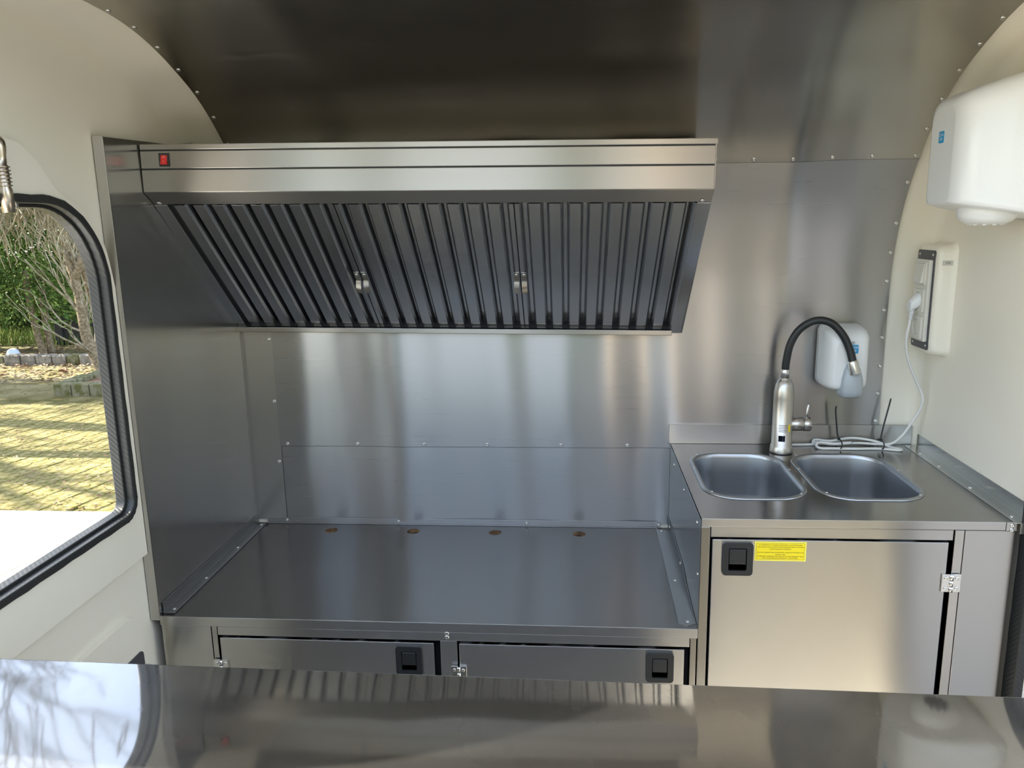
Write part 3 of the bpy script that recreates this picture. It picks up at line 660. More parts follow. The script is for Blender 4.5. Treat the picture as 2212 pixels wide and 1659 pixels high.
def badge(fn, parent, s=1.0):
    mb = MB(); mb.plate(rrect(-.0135*s, -.0115*s, .0135*s, .0115*s, .004*s, 4), [], fn, .0, .0008)
    mb.add(text_mb('CLEAN', .0082*s, lambda u, v, q: fn(u, v+.0042*s, .0011), 1)); mb.add(text_mb('LINE', .0082*s, lambda u, v, q: fn(u, v-.0042*s, .0011), 1))
    o = mb.build('badge', [M['blue'], M['white_print']], parent, weld=False); return o
badge(lambda u, v, q: (1.667+u, -.1122-q, 1.183+v), sd_)
mb = MB(); mb.lathe([(.004, 0), (.004, .0012), (.0001, .0016)], Matrix.Translation((1.667, -.112, 1.200)) @ Matrix.Rotation(math.radians(90), 4, 'X'), 14); mb.build('key_lock', M['pale_print'], sd_)

# ------------------------------------------------------------------ hand dryer on the right end wall
hd = thing('hand_dryer', (1.905, -.46, 1.64), 'large white wall mounted hand dryer with blue badge', 'hand dryer')
mb = MB(); rows = []
for x, ya, yb, zb, zt in ((1.884, -.325, -.590, 1.506, 1.802), (1.85, -.328, -.588, 1.511, 1.795), (1.78, -.348, -.572, 1.524, 1.774), (1.735, -.366, -.556, 1.532, 1.760), (1.710, -.380, -.538, 1.5375, 1.748), (1.700, -.390, -.520, 1.541, 1.740), (1.696, -.402, -.502, 1.546, 1.730)):
    r = .040 if x > 1.72 else .030
    rows.append([(x, y, z) for y, z in rr_window(yb, zb, ya, zt, r, .012, 6)])
mb.grid(rows, close_u=True, cap0=True, cap1=True); mb.build('body', M['white_plastic'], hd)
mb = MB(); mb.lathe([(.050, .036), (.055, .024), (.055, .010), (.047, .0), (.034, -.007), (.032, -.0065), (.031, .004), (.0001, .006)], Matrix.Translation((1.792, -.462, 1.505)), 28); nz_ = mb.build('nozzle', M['white_plastic'], hd)
mb = MB(); mb.lathe([(.0315, -.0055), (.0300, .002), (.0001, .003)], Matrix.Translation((1.792, -.462, 1.505)), 20); mb.build('nozzle_opening', M['dark_hole'], nz_)
for k in range(12):
    a = 2*math.pi*k/12; mb = MB(); c, s_ = math.cos(a), math.sin(a)
    mb.prism([(.022, -.004), (.0335, -.0085), (.0345, -.005), (.024, .001)], lambda u, v, q: (1.792+c*u-s_*q, -.462+s_*u+c*q, 1.505+v), -.0035, .0035); mb.build('fin', M['white_plastic'], nz_)
badge(lambda u, v, q: (1.6958-q, -.4485-u*.82, 1.672+v), hd, 1.0)

# ------------------------------------------------------------------ socket box
sk = thing('socket_box', (1.905, -.085, 1.31), 'white socket housing with a switch and two sockets on the end wall', 'socket')
mb = MB(); rows = []
for x, d in ((1.886, -.006), (1.880, -.002), (1.872, .000), (1.856, .001), (1.848, .004), (1.843, .010), (1.8415, .016)):
    rows.append([(x, y, z) for y, z in rrect(-.150+d, 1.168+d, -.020-d, 1.446-d, .022, 6)])
mb.grid(rows, close_u=True, cap1=True); mb.build('housing', M['white_shell'], sk)
mb = MB(); mb.plate(rrect(-.1340, 1.182, -.034, 1.431, .008), [], YZ, 1.8425, 1.8400); bp_ = mb.build('back_plate', M['anthracite'], sk, bevel=.0006)
for y in (-.046, -.122):
    for z in (1.193, 1.420): rivet(bp_, (1.840, y, z), (-1, 0, 0), name='plate_screw', s=.7)
mb = MB(); mb.box(1.8402, -.127, 1.203, 1.8305, -.046, 1.408); fp = mb.build('frame', M['cream_plastic'], sk, bevel=.0022)
pitch = .0682; zc_ = 1.3055
def gang(i): return zc_+(1-i)*pitch
for i in range(3):
    z = gang(i); mb = MB()
    mb.plate(rrect(-.1145, z-.0285, -.0585, z+.0285, .002, 3), [rrect(-.1105, z-.0250, -.0625, z+.0250, .0015, 3)] if i == 0 else [[(-.0865+.0205*math.cos(2*math.pi*k/24), z+.0205*math.sin(2*math.pi*k/24)) for k in range(24)]], YZ, 1.8308, 1.8265)
    g = mb.build('light_switch' if i == 0 else 'socket', M['cream_plastic'], sk, bevel=.0006)
    if i == 0:
        mb = MB(); mb.prism([(1.831, z+.0245), (1.8255, z+.0245), (1.8185, z-.0245), (1.831, z-.0245)], lambda u, v, q: (u, q, v), -.110, -.063); mb.build('rocker', M['cream_plastic'], g, bevel=.001)
    else:
        mb = MB(); mb.lathe([(.0205, .0), (.0200, .012), (.0001, .0125)], Matrix.Translation((1.8290, -.0865, z)) @ Matrix.Rotation(math.radians(90), 4, 'Y'), 24); mb.build('socket_well', M['cream_plastic'], g)
        for sy in (-.0095, .0095):
            mb = MB(); mb.lathe([(.0028, 0), (.0001, -.0005)], Matrix.Translation((1.8410, -.0865+sy, z)) @ Matrix.Rotation(math.radians(90), 4, 'Y'), 10); mb.build('pin_hole', M['dark_hole'], g)
        for sz in (-.0185, .0185):
            mb = MB(); mb.box(1.8275, -.0905, z+sz-.0014, 1.838, -.0825, z+sz+.0014); mb.build('earth_clip', M['zinc'], g)
mb = MB(); mb.box(1.8515, -.1512, 1.3955, 1.8760, -.1502, 1.4075, 0)
mb.add(text_mb('F10', .0072, lambda u, v, q: (1.8640+u, -.1515, 1.4015+v), 1)); mb.build('label_strip', [M['tape'], M['black_print']], sk, weld=False)

# ------------------------------------------------------------------ power cable with plug and two cable ties
pc = thing('power_cable', (1.81, -.087, 1.29), 'white power cable from the socket to a tied bundle behind the sink', 'cable')
mb = MB(); z = gang(1)
rows = []
for x, hy, za, zb in ((1.838, .0185, z-.0185, z+.0185), (1.826, .0185, z-.019, z+.0185), (1.820, .016, z-.024, z+.013), (1.812, .0115, z-.027, z+.004), (1.806, .0105, z-.0285, z-.004)):
    rows.append([(x, y, zz) for y, zz in rrect(-.0865-hy, za, -.0865+hy, zb, hy*.8, 5)])
mb.grid(rows, close_u=True, cap0=True, cap1=True); mb.build('plug', M['white_plastic'], pc)
mb = MB()
for k in range(5): mb.tube([(1.8145-.0004*k, -.0868, z-.026-.0048*k), (1.8140-.0004*k, -.0869, z-.0292-.0048*k)], [.0066-.0004*k]*2, 12)
mb.tube([(1.8155, -.0866, z-.018), (1.812, -.087, z-.050)], [.0058, .0040], 12); mb.build('strain_relief', M['white_plastic'], pc)
CZ = SZ+.0036
down = smooth_path([(1.8125, -.087, z-.046), (1.809, -.090, 1.238), (1.804, -.095, 1.215), (1.807, -.090, 1.184), (1.820, -.085, 1.140), (1.845, -.075, 1.093), (1.864, -.070, 1.057), (1.868, -.070, 1.037), (1.864, -.065, 1.008), (1.848, -.060, .973), (1.831, -.055, .939), (1.808, -.048, .914), (1.775, -.042, .910), (1.72, -.040, .912), (1.655, -.047, .910), (1.618, -.034, .912), (1.608, -.024, .908), (1.615, -.020, .916), (1.650, -.034, .916), (1.71, -.024, .922), (1.77, -.036, .916), (1.805, -.052, CZ), (1.825, -.066, CZ), (1.815, -.078, CZ), (1.77, -.064, CZ), (1.71, -.066, CZ), (1.65, -.064, CZ), (1.617, -.062, CZ), (1.609, -.050, .908), (1.62, -.042, .914), (1.66, -.052, .913), (1.70, -.050, .916), (1.66, -.020, .906), (1.60, -.026, CZ), (1.55, -.030, CZ), (1.508, -.040, CZ), (1.500, -.062, .912)], 5)
mb = MB(); mb.tube(down, .0036, 10); mb.build('cord', M['cable'], pc)
def cable_tie(path, cx, cy, label):
    t = thing('cable_tie', (cx, cy, SZ), label, 'cable tie', 'black cable ties on the power cable')
    mb = MB(); ring = [(cx+.002*math.sin(a), cy-.004+.032*math.cos(a)*.85, .9125+.0118*math.sin(a)) for a in [2*math.pi*k/18 for k in range(19)]]
    mb.tube(ring, .0017, 6, caps=False); mb.build('loop', M['black_plastic'], t)
    mb = MB(); c = path[-1]; mb.box(c[0]-.003, c[1]-.003, c[2]-.0035, c[0]+.003, c[1]+.003, c[2]+.0035); mb.build('lock_head', M['black_plastic'], t, bevel=.0006)
    mb = MB(); mb.tube(smooth_path(path, 4), [.0015]+[.0023]*(len(smooth_path(path, 4))-1), 6); mb.build('tail', M['black_plastic'], t)
cable_tie([(1.657, -.045, 1.017), (1.656, -.044, 1.005), (1.660, -.045, .969), (1.664, -.045, .940), (1.668, -.047, .926)], 1.669, -.043, 'shorter upright black cable tie nearer the tap')
cable_tie([(1.797, -.045, 1.038), (1.793, -.045, 1.015), (1.784, -.045, .965), (1.779, -.045, .930), (1.778, -.047, .924)], 1.777, -.046, 'longer leaning black cable tie nearer the wall corner')

# ------------------------------------------------------------------ serving counter in front
mb = MB(); rows = []
ctr = thing('serving_counter', (.93, -1.5, .950), 'long scratched steel serving counter across the open hatch', 'counter')
mb.prism([(-.02, -1.2522), (1.88, -1.2795), (1.88, -1.80), (-.02, -1.80)], XY, .924, .950)
mb.build('top', M['counter_steel'], ctr, bevel=.0022, seg=3)
mb = MB(); mb.box(.0, -1.43, .02, 1.36, -1.295, .922); mb.build('added_dark_panel', M['anthracite'], ctr, bevel=.002)  # unseen dark panel added so the low cabinet doors reflect dark

# ------------------------------------------------------------------ window: rubber seal, inner frame, gas strut
win = thing('window_1', (XL, -.87, 1.24), 'rounded open window with black rubber seal', 'window', kind='structure')
def ring(mb, P, d0, d1, x0, x1, mi=0, wob=0.0):
    A = scaled(P, d0); B = scaled(P, d1); n = len(P)
    if wob: A = [(a[0]+wob*math.sin(k*1.9), a[1]+wob*math.cos(k*2.3)) for k, a in enumerate(A)]
    rows = [[(x0, *p) for p in B], [(x1, *p) for p in B], [(x1, *p) for p in A], [(x0, *p) for p in A]]
    mb.grid(rows, mi, close_u=True, close_v=True, smooth=False)
def fine_window(n=14): return rr_window(-1.13, .907, -.607, 1.578, .17, .04, n)
WF = fine_window()
WD = []
for i in range(len(WF)):                  # subdivide straight runs so the seal can wobble
    a, b = WF[i], WF[(i+1) % len(WF)]; L_ = math.dist(a, b); m_ = max(1, int(L_/.03))
    for k in range(m_): WD.append((lerp(a[0], b[0], k/m_), lerp(a[1], b[1], k/m_)))
mb = MB(); ring(mb, WD, .008, -.008, XL-.004, XL+.021, wob=.0008); mb.build('rubber_seal', M['rubber'], win, bevel=.003, seg=3)
mb = MB(); ring(mb, WD, -.006, -.015, XL-.018, XL+.004); mb.build('inner_lip', M['rubber'], win, bevel=.002)
gs = thing('gas_strut', (-.0, -.86, 1.62), 'brass coloured gas strut at the window top', 'gas strut')
p0, p1 = Vector((.004, -.886, 1.675)), Vector((.004, -.884, 1.553)); dv = (p1-p0)
mb = MB(); mb.tube([p0-dv*.02, p0+dv*.04, p0+dv*.12, p0+dv*.25, p0+dv*.36, p0+dv*.37, p0+dv*.66, p0+dv*.70, p1], [.004, .0095, .0105, .0085, .0075, .0090, .0090, .0105, .0100], 14); mb.build('cylinder', M['brass'], gs)
mb = MB()
for k in range(6): mb.tube([p0+dv*(.38+.05*k), p0+dv*(.395+.05*k)], .0118, 14)
mb.build('spring_coil', M['brass'], gs)
mb = MB(); mb.prism([(-.884, 1.600), (-.862, 1.575), (-.862, 1.570), (-.884, 1.570)], YZ, -.012, .002); mb.box(-.02, -.872, 1.560, .008, -.862, 1.572); mb.build('bracket', M['zinc'], gs, bevel=.003)

# right door opening: seal and opened leaf
d1 = thing('door_1', (XR, -.88, .75), 'open side doorway with black ribbed rubber seal', 'door', kind='structure')
DD = []
DF = rr_window(-1.16, .02, -.570, 1.46, .12, .05, 12)
for i in range(len(DF)):
    a, b = DF[i], DF[(i+1) % len(DF)]; L_ = math.dist(a, b); m_ = max(1, int(L_/.03))
    for k in range(m_): DD.append((lerp(a[0], b[0], k/m_), lerp(a[1], b[1], k/m_)))
mb = MB(); ring(mb, DD, .004, -.040, XR-.014, XR+.006, wob=.0008); seal = mb.build('rubber_seal', M['rubber'], d1, bevel=.003, seg=3)
mb = MB(); mb.plate(rr_window(0, .03, .56, 1.45, .10, .05), [], lambda u, v, q: (XR+.05+u, -.592+q-.10*u, v), 0, .03); mb.build('door_leaf', M['white_plastic'], d1, bevel=.004)

# ------------------------------------------------------------------ shelf outside the window
sh = thing('folding_shelf', (-.4, -.75, .86), 'sunlit white folding shelf hung outside the end wall window', 'shelf')
mb = MB(); mb.plate([(-.205, -1.16), (-.135, -.575), (-.126, -.520), (-.129, -.508), (-.140, -.504), (-.60, -.504), (-.60, -1.16)], [], XY, .846, .870); mb.build('board', M['white_plastic'], sh, bevel=.002)
mb = MB(); mb.plate([(-.203, -1.15), (-.133, -.575), (-.124, -.53), (-.112, -.53), (-.121, -.575), (-.191, -1.15)], [], XY, .838, .862); mb.build('edge_profile', M['aluminium'], sh, bevel=.002)

# ------------------------------------------------------------------ garden beyond the window
GZ = -.40
M['lawn'] = two_tone('mossy_ground', (.085, .075, .018), (.20, .17, .085), 3.0, .95, 12, .36, .64, bump=.02)
M['paver'] = two_tone('mossy_paver', (.095, .085, .014), (.27, .225, .10), 16, .95, 10, .36, .64, bump=.006)
M['leaf_litter'] = two_tone('dry_leaves', (0.128, 0.066, 0.036), (0.280, 0.204, 0.133), 3, .8)
M['bark'] = two_tone('grey_brown_bark', (.14, .105, .065), (.25, .20, .13), 30, .9, bump=.01)
M['pale_bark'] = two_tone('pale_twig_bark', (0.185, 0.152, 0.093), (0.326, 0.294, 0.218), 12, .85)
M['conifer'] = two_tone('conifer_green', (.05, .10, .02), (.19, .26, .055), 4, .7)
M['bush'] = two_tone('leafy_green', (0.020, 0.041, 0.010), (0.109, 0.150, 0.034), 4, .7)
M['grass_green'] = two_tone('grass_green', (0.088, 0.136, 0.024), (0.204, 0.245, 0.061), 4, .8)
M['stone'] = two_tone('kerb_stone', (0.133, 0.117, 0.097), (0.224, 0.204, 0.168), 14, .9, bump=.006)
M['mossy_stone'] = two_tone('mossy_kerb_stone', (0.087, 0.087, 0.031), (0.173, 0.158, 0.102), 12, .9, bump=.006)
M['fence'] = plain('black_fence_paint', (.02, .02, .022), .6)
M['pale_rock'] = plain('pale_blue_rock', (.55, .62, .72), .6)
M['render'] = two_tone('cream_render', (.62, .52, .40), (.70, .60, .47), 5, .9)
M['roof_tile'] = plain('brown_roof', (.16, .08, .05), .8)
M['window_dark'] = plain('dark_window_glass', (.05, .06, .07), .08)

mb = MB(); n = 40
def gz(x, y): return GZ-.03+.012*math.sin(x*1.7)*math.cos(y*1.3)+(.10*max(0, y-9.4) if y > 9.4 else 0)*.25
mb.grid([[(lerp(-30, 30, i/n), lerp(-26, 34, j/n), gz(lerp(-30, 30, i/n), lerp(-26, 34, j/n))) for i in range(n+1)] for j in range(n+1)])
ground = mb.build('ground', M['lawn']); tag(ground, 'mossy paved garden ground with leaf litter', 'ground', kind='structure')
pv = MB(); pv.box(-.149, -.099, -.05, .149, .099, 0); pvo = pv.build('paver', M['paver'], ground, bevel=.008); PVM = pvo.data; bpy.data.objects.remove(pvo)
ang = math.radians(78); ca, sa_ = math.cos(ang), math.sin(ang)
for i in range(-40, 40):
    for j in range(-40, 40):
        u = i*.302+(.15 if j % 2 else 0); v_ = j*.202
        x, y = -4.2+u*ca-v_*sa_, 4.6+u*sa_+v_*ca
        if not (2.75 < y < 6.1): continue
        xl_ = -.9626*0+.9626+(y+2.1733)*(-.83); xr_ = .9626+(y+2.1733)*(-.60)
        if not (xl_ < x < xr_): continue
        o = bpy.data.objects.new('paver', PVM); COL.objects.link(o); o.parent = ground
        o.location = (x, y, GZ-.021+random.uniform(-.002, .002)); o.rotation_euler = (random.uniform(-.012, .012), random.uniform(-.012, .012), ang+random.uniform(-.01, .01))
        b = o.modifiers.new('edge', 'BEVEL'); b.width = .008; b.segments = 1
# leaf litter and grass tufts (nobody could count them)
def scatter(name, mat, parent, n, area, size, lift=0.0, upright=False):
    mb = MB()
    for _ in range(n):
        x, y = area(); s = size*random.uniform(.6, 1.4); a = random.uniform(0, 6.283); z = gz(x, y)+.03+lift
        c, q = math.cos(a)*s, math.sin(a)*s
        if upright: h = s*3; lean = random.uniform(-.5, .5)*h; mb.face([(x-c*.15, y-q*.15, z-.02), (x+c*.15, y+q*.15, z-.02), (x+lean*math.cos(a+1), y+lean*math.sin(a+1), z+h)])
        else: mb.face([(x-c, y-q, z), (x+q*.5, y-c*.5, z+s*random.uniform(0, .6)), (x+c, y+q, z+.004), (x-q*.5, y+c*.5, z+s*random.uniform(0, .6))])
    o = mb.build(name, mat, parent, weld=False); o['kind'] = 'stuff'; return o
def wedge(y0, y1):
    def f():
        y = random.uniform(y0, y1); return (.9626-(y+2.1733)*random.uniform(.56, .84), y)
    return f
scatter('fallen_leaves', M['leaf_litter'], ground, 1500, wedge(7.2, 9.9), .035)
scatter('fallen_leaves', M['leaf_litter'], ground, 900, wedge(2.7, 7.2), .016, .004)
o = scatter('grass', M['grass_green'], None, 6000, wedge(10.2, 13.5), .05, .0, True); tag(o, 'patch of green grass behind the conifer trunks', 'grass', kind='stuff')

# kerb of stones
kb = thing('stone_kerb', (-6.9, 8.6, GZ), 'row of grey kerb stones edging the garden bed', 'kerb')
x = -8.3; k = 0
while x < -5.9:
    wd = random.uniform(.20, .25); mb = MB(); mb.box(x, 8.50+random.uniform(-.01, .01), GZ-.06, x+wd-.012, 8.68, GZ+.115+random.uniform(-.012, .012))
    mb.build('stone', M['mossy_stone'] if x < -7.4 or -6.55 < x < -6.25 else M['stone'], kb, bevel=.015); x += wd
bp2 = thing('stone_planter', (-4.9, 6.9, GZ), 'low square planter of mossy blocks around the pale tree', 'planter')
for side in range(4):
    for i in range(5):
        if side == 0: b_ = (-5.22+i*.225, 6.44, -5.22+i*.225+.215, 6.60)
        elif side == 1: b_ = (-5.22+i*.225, 7.60, -5.22+i*.225+.215, 7.76)
        elif side == 2: b_ = (-5.22, 6.605+i*.2, -5.06, 6.605+i*.2+.19)
        else: b_ = (-4.26, 6.605+i*.2, -4.10, 6.605+i*.2+.19)
        mb = MB(); mb.box(b_[0], b_[1], GZ-.05, b_[2], b_[3], GZ+.13+random.uniform(-.01, .01)); mb.build('block', M['mossy_stone'], bp2, bevel=.014)
mb = MB(); mb.box(-5.06, 6.60, GZ-.02, -4.26, 7.60, GZ+.08); mb.build('soil', M['leaf_litter'], bp2)

# trees
def branch(mb, p, d, L_, r, lvl, droop=0.0, kids=3, spread=.6, n=5, minr=.003):
    pts = [Vector(p)]; d = Vector(d).normalized(); seg = 4
    for i in range(seg):
        d = (d+Vector((random.uniform(-.22, .22), random.uniform(-.22, .22), random.uniform(-.16, .22)-droop))).normalized(); pts.append(pts[-1]+d*L_/seg)
    rr = [max(minr, lerp(r, r*.5, i/seg)) for i in range(seg+1)]
    mb.tube(pts, rr, n if lvl > 1 else 3, caps=False)
    if lvl > 0:
        for k in range(kids):
            i = random.randint(1, seg); dd = (d+Vector((random.uniform(-1, 1), random.uniform(-1, 1), random.uniform(-.5, .8)))*spread).normalized()
            branch(mb, pts[i], dd, L_*random.uniform(.5, .8), rr[i]*.62, lvl-1, droop, kids, spread, n, minr)
pt = thing('pollarded_tree', (-5.2, 7.4, GZ), 'leaning pollarded tree with bare pale shoots in the block planter', 'tree')
trunk = [(-5.10, 7.35, GZ-.05), (-5.19, 7.4, -.30), (-5.268, 7.4, -.08), (-5.346, 7.4, .132), (-5.364, 7.4, .372), (-5.377, 7.4, .64), (-5.411, 7.4, .934), (-5.462, 7.4, 1.138)]
mb = MB(); mb.tube(smooth_path(trunk, 4), [lerp(.085, .050, i/28) for i in range(29)], 12)
mb.tube(smooth_path([(-5.26, 7.42, -.02), (-5.40, 7.35, .03), (-5.45, 7.33, .06)], 3), [.06, .055, .05, .05, .05, .045, .03], 10)
mb.tube(smooth_path([(-5.24, 7.45, -.10), (-5.27, 7.55, .25), (-5.30, 7.55, .60), (-5.33, 7.5, .95), (-5.36, 7.5, 1.10)], 3), [.05]*6+[.045]*7, 9)
mb.tube(smooth_path([(-5.40, 7.4, .90), (-5.33, 7.38, 1.02), (-5.27, 7.38, 1.16)], 3), [.055, .05, .05, .045, .045, .04, .04], 9)
mb.build('trunk', M['bark'], pt)
mb = MB(); random.seed(5)
for i in range(16):
    q = random.choice(trunk[2:]); p_ = Vector(q)+Vector((random.uniform(-.05, .05), random.uniform(-.05, .05), random.uniform(-.05, .1)))
    branch(mb, p_, (random.uniform(-.9, .55), random.uniform(-.5, .5), random.uniform(.2, 1.0)), random.uniform(.5, .95), .017, 2, -.05, 2, .5, 5, .004)
for i in range(14): branch(mb, (-5.46+random.uniform(-.05, .15), 7.4, 1.12), (random.uniform(-.5, .5), random.uniform(-.5, .5), 1), random.uniform(.7, 1.3), .018, 2, -.04, 3, .5, 5, .004)
mb.build('shoots', M['pale_bark'], pt)

def conifer(name, base, trunkpts, foliage, label, n, seed, spread_z):
    random.seed(seed); t = thing(name, base, label, 'tree')
    mb = MB()
    for tp in trunkpts: mb.tube(smooth_path(tp, 3), [lerp(.058, .045, i/(3*(len(tp)-1))) for i in range(3*(len(tp)-1)+1)], 10)
    mb.build('trunk', M['bark'], t)
    mb = MB(); cx, cy, rx, ry, z0, z1 = foliage
    for _ in range(n):
        a = random.uniform(0, 6.283); h = random.random(); r = (1-.55*h)*math.sqrt(random.random()); zz = lerp(z0, z1, h)+random.uniform(-.1, .1)
        p_ = Vector((cx+rx*r*math.cos(a), cy+ry*r*math.sin(a), zz-.25*r)); L_ = random.uniform(.05, .11)
        d = Vector((math.cos(a), math.sin(a), random.uniform(-.9, .15))).normalized(); s_ = d.cross(Vector((random.uniform(-.4, .4), random.uniform(-.4, .4), 1))).normalized()*L_*.22
        mb.face([p_, p_+d*L_*.5+s_, p_+d*L_, p_+d*L_*.5-s_]); up = Vector((0, 0, 1))*L_*.18; mb.face([p_, p_+d*L_*.45+up, p_+d*L_*.95, p_+d*L_*.45-up])
    f = mb.build('foliage', M['conifer'], t, weld=False); f['kind'] = 'stuff'
conifer('conifer', (-7.4, 9.3, GZ), [[(-7.33, 9.3, GZ-.08), (-7.40, 9.3, -.066), (-7.45, 9.3, .33), (-7.46, 9.3, .9)], [(-7.27, 9.4, GZ-.08), (-7.30, 9.4, -.045), (-7.30, 9.4, .425), (-7.27, 9.4, .9)]], (-7.62, 9.4, 1.05, .9, .28, 5.2), 'dark green conifer with two brown trunks behind the kerb', 22000, 3, 1)
conifer('conifer', (-8.9, 10.3, GZ), [[(-8.9, 10.3, GZ-.08), (-8.92, 10.3, .4), (-8.9, 10.3, 1.2)]], (-8.9, 10.4, 1.2, 1.0, .35, 5.5), 'second conifer standing left behind the twin trunks', 12000, 4, 1)

def leaf_mass(name, label, cat, cx, cy, cz, rx, ry, rz, n, size, mat, seed):
    random.seed(seed); t = thing(name, (cx, cy, GZ), label, cat); mb = MB()
    for _ in range(n):
        v_ = Vector((random.gauss(0, 1), random.gauss(0, 1), random.gauss(0, 1))).normalized()*random.uniform(.55, 1)**.5
        p_ = Vector((cx+v_.x*rx, cy+v_.y*ry, max(GZ, cz+v_.z*rz))); a = Vector((random.uniform(-1, 1), random.uniform(-1, 1), random.uniform(-1, 1))).normalized()*size*random.uniform(.6, 1.3)
        b = a.cross(Vector((random.uniform(-1, 1), random.uniform(-1, 1), random.uniform(-1, 1)))).normalized()*size*.5
        mb.face([p_-a, p_+b, p_+a, p_-b])
    f = mb.build('foliage', mat, t, weld=False); f['kind'] = 'stuff'
    mb = MB()
    for k in range(4): branch(mb, (cx+random.uniform(-.3, .3)*rx, cy, GZ-.1), (random.uniform(-.5, .5), random.uniform(-.3, .3), 1), rz*1.2, .03, 1, 0, 3)
    mb.build('stem', M['bark'], t)
leaf_mass('bush', 'low leafy evergreen bush in shade left of the trunks', 'bush', -9.6, 12.0, .25, 1.5, .8, .75, 5000, .075, M['bush'], 8)
leaf_mass('hedge', 'tall dark hedge along the back of the garden', 'hedge', -11.0, 15.6, 1.2, 6.5, 1.2, 2.6, 12000, .14, M['bush'], 9)

# black garden fence
fe = thing('garden_fence', (-7.4, 10.35, GZ), 'black painted garden fence behind the pollarded tree', 'fence')
fdir = Vector((1, .05, 0)).normalized()
for k in range(3):
    x = -7.82+k*1.15; mb = MB(); mb.box(x, 10.30, GZ-.1, x+.14, 10.44, .26); mb.build('post', M['fence'], fe, bevel=.01)
for z in (-.36, -.10, .17):
    mb = MB(); mb.box(-7.7, 10.34, z, -5.4, 10.40, z+.07); mb.build('rail', M['fence'], fe)
x = -7.66; k = 0
while x < -5.45:
    mb = MB(); wide = .10 if (x < -7.45 or k % 3 == 0) else .035; mb.box(x, 10.35, GZ-.05, x+wide, 10.385, .20); mb.build('picket', M['fence'], fe); x += wide+(.004 if x < -7.45 else .075); k += 1
mb = MB(); rows = []
rk = thing('rock', (-7.57, 9.0, GZ), 'small pale blue rock lying beside the kerb stones', 'rock')
mb.lathe([(.0001, -.03), (.085, -.02), (.095, .03), (.07, .085), (.03, .105), (.0001, .11)], Matrix.Translation((-7.50, 8.85, GZ+.06)), 14); mb.build('boulder', M['pale_rock'], rk)

# bare weeping crown hanging over the window, and taller bare trees seen in the counter's reflection
wt2 = thing('weeping_tree', (-5.6, 5.2, GZ), 'bare weeping tree whose pale twigs hang over the window view', 'tree')
random.seed(21)
mb = MB(); mb.tube(smooth_path([(-5.9, 4.2, GZ-.1), (-5.85, 4.3, 1.0), (-5.6, 4.4, 2.3), (-5.0, 4.5, 3.0)], 4), [lerp(.13, .06, i/12) for i in range(13)], 10); mb.build('trunk', M['bark'], wt2)
mb = MB()
for i in range(210):
    y = random.uniform(3.6, 4.9); f = random.uniform(.60, .83); x = .9626-(y+2.1733)*f
    ztop = random.uniform(1.9, 2.5); zend = 1.28+.33*(.83-f)/.23*0+random.uniform(.12, .5)+(.12 if f < .66 else 0)
    p_ = Vector((x, y, ztop)); pts = [p_]; m_ = 6
    for k in range(m_):
        pts.append(pts[-1]+Vector((random.uniform(-.09, .09), random.uniform(-.09, .09), -(ztop-zend)/m_*random.uniform(.7, 1.2))))
    mb.tube(pts, [lerp(.010, .004, k/m_) for k in range(m_+1)], 4, caps=False)
    for k in range(3):
        q = random.choice(pts[2:]); e = q+Vector((random.uniform(-.14, .14), random.uniform(-.1, .1), random.uniform(-.22, .02))); e2 = e+Vector((random.uniform(-.05, .05), 0, random.uniform(-.14, -.02))); mb.tube([q, e, e2], [.006, .005, .003], 3, caps=False)
for i in range(16): 
    y = random.uniform(3.8, 4.8); f = random.uniform(.58, .85); branch(mb, (.9626-(y+2.1733)*f, y, random.uniform(1.95, 2.5)), (random.uniform(-1, 1), random.uniform(-.4, .4), random.uniform(-.3, .1)), .9, .022, 1, .02, 3, .6, 5, .005)
mb.build('twigs', M['pale_bark'], wt2)

def bare_tree(x, y, h, r, label, seed, lvl=4):
    random.seed(seed); t = thing('bare_tree', (x, y, GZ), label, 'tree', 'leafless trees around the trailer')
    top = (x+random.uniform(-.4, .4), y+random.uniform(-.4, .4), GZ+h*.45)
    mb = MB(); mb.tube(smooth_path([(x, y, GZ-.1), (x+.05, y, GZ+h*.2), top], 4), [lerp(r, r*.7, i/8) for i in range(9)], 10); mb.build('trunk', M['bark'], t)
    mb = MB()
    for k in range(6): branch(mb, Vector(top)-Vector((0, 0, random.uniform(0, h*.12))), (random.uniform(-1, 1), random.uniform(-1, 1), random.uniform(.35, 1.1)), h*.33, r*.55, lvl, -.02, 3, .75, 6, .012)
    mb.build('branches', M['bark'], t)
bare_tree(-10.5, 10.0, 11, .20, 'tall bare tree rising above the conifers', 31)
bare_tree(-8.0, 5.5, 10, .18, 'tall bare tree close beyond the window view', 32)
bare_tree(-13.0, 6.5, 11, .2, 'tall bare tree farther left in the garden', 33)

# unseen surroundings put in for what the steel reflects: paved yard, house, columnar conifers, hedges
M['concrete'] = two_tone('pale_bounce_concrete', (.42, .40, .36), (.56, .54, .49), 3, .9)  # unseen pale paving added to bounce sunlight into the trailer
mb = MB(); mb.box(-6, -9, GZ-.1, 1.7, -1.6, GZ-.005); yd = mb.build('yard', M['concrete']); M['asphalt'] = two_tone('grey_asphalt', (.10, .10, .105), (.16, .16, .165), 30, .9)
mb = MB(); mb.box(1.72, -12, GZ-.1, 9, 1.5, GZ-.004); dw = mb.build('driveway', M['asphalt']); tag(dw, 'grey asphalt driveway added unseen to dull the door reflections', 'driveway', kind='structure')  # unseen grey ground added to neutralise reflections in the sink cabinet
tag(yd, 'unseen pale concrete yard added to bounce sun into the hatch', 'yard', kind='structure')
hs = thing('house', (6, -14, GZ), 'cream rendered house added unseen to glow in the steel', 'house')  # unseen house placed so the steel reflects its sunlit wall
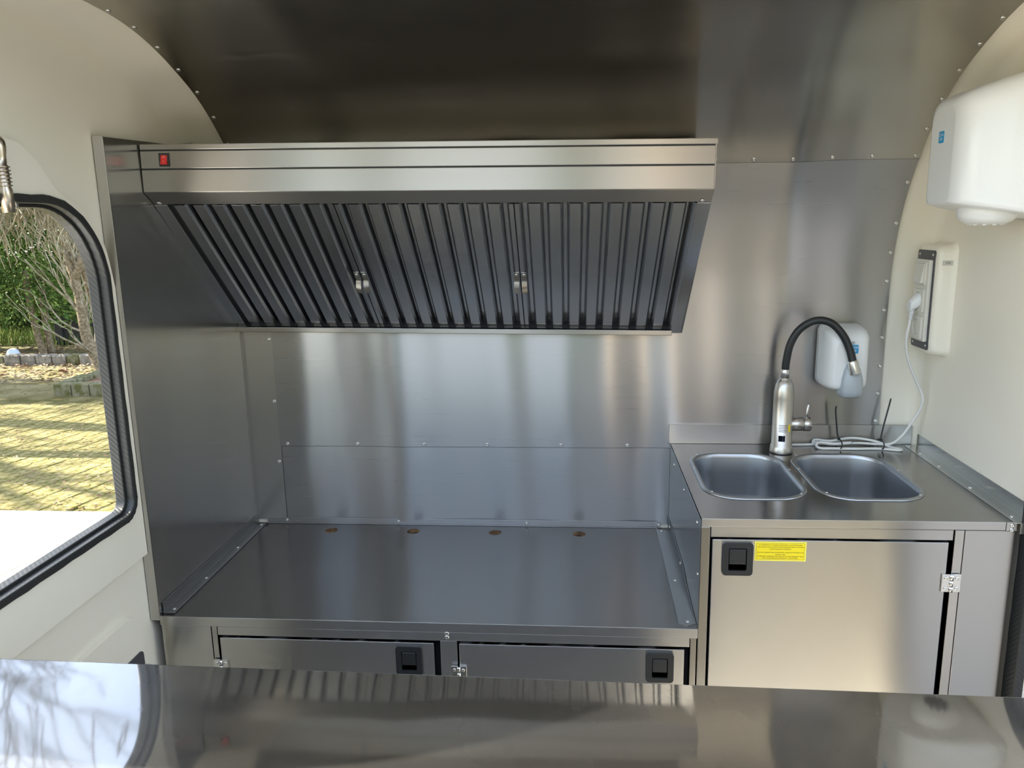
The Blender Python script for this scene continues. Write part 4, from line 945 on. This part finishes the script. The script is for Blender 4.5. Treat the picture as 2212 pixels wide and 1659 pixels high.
mb = MB(); mb.box(2.6, -24, GZ, 11, -12.5, 4.6); mb.build('wall', M['render'], hs)
mb = MB(); mb.prism([(1.9, 4.5), (11.7, 4.5), (6.8, 7.8)], lambda u, v, q: (u, q, v), -24.5, -12.0); mb.build('roof', M['roof_tile'], hs)
for x in (3.6, 6.0, 8.4):
    mb = MB(); mb.box(x, -12.52, .8, x+1.2, -12.44, 2.3); mb.build('window', M['window_dark'], hs)
def column_tree(x, y, w_, h, label, seed):
    random.seed(seed); t = thing('columnar_conifer', (x, y, GZ), label, 'tree', 'columnar conifers around the yard'); mb = MB()
    for _ in range(int(1500*h/4)):
        a = random.uniform(0, 6.283); f = random.random(); r = w_*(.55+.45*math.sin(math.pi*min(1, f*.9+.12)))*random.uniform(.8, 1); p_ = Vector((x+r*math.cos(a), y+r*math.sin(a), GZ+.1+h*f))
        d = Vector((math.cos(a)*.5, math.sin(a)*.5, 1)).normalized()*.16; q = Vector((-math.sin(a), math.cos(a), 0))*.08; mb.face([p_, p_+d*.5+q, p_+d, p_+d*.5-q])
    f = mb.build('foliage', M['conifer'], t, weld=False); f['kind'] = 'stuff'
    mb = MB(); mb.lathe([(w_*.7, 0), (w_*.8, h*.4), (w_*.5, h*.8), (.02, h)], Matrix.Translation((x, y, GZ)), 10); mb.build('inner_growth', M['conifer'], t)
for (x, y, w_, h, sd__), lab in zip(((-3.6, -10, .42, 5.0, 51), (-1.95, -10, .28, 4.6, 52), (4.2, -10, .25, 4.4, 53), (.95, -6.5, .22, 3.6, 54), (-11.5, 7.3, .75, 5.5, 57), (-11.2, 5.0, .3, 4.0, 58), (-6.5, -9, .6, 5.2, 55), (7.6, -9, .6, 5.2, 56)), ('tall unseen columnar conifer added for a dark band in the steel', 'slim unseen columnar conifer added for a second dark band', 'slim unseen conifer before the house added as a dark reflection', 'short columnar conifer standing in for the photographer reflected in the steel', 'broad columnar conifer left of the garden bed', 'thin columnar conifer beside the broad garden one', 'broad columnar conifer at the yard edge', 'broad columnar conifer beside the house wall')):  # conifers facing the hatch are added to reflect as dark bands in steel
    column_tree(x, y, w_, h, lab, sd__)
leaf_mass('hedge', 'dense green hedge beside the yard', 'hedge', 14, -9, .9, 4.0, .9, 1.9, 5000, .13, M['bush'], 44)
leaf_mass('hedge', 'long green hedge at the far side of the yard', 'hedge', -9.5, -13, .3, 4.2, .9, 1.2, 5000, .13, M['bush'], 45)
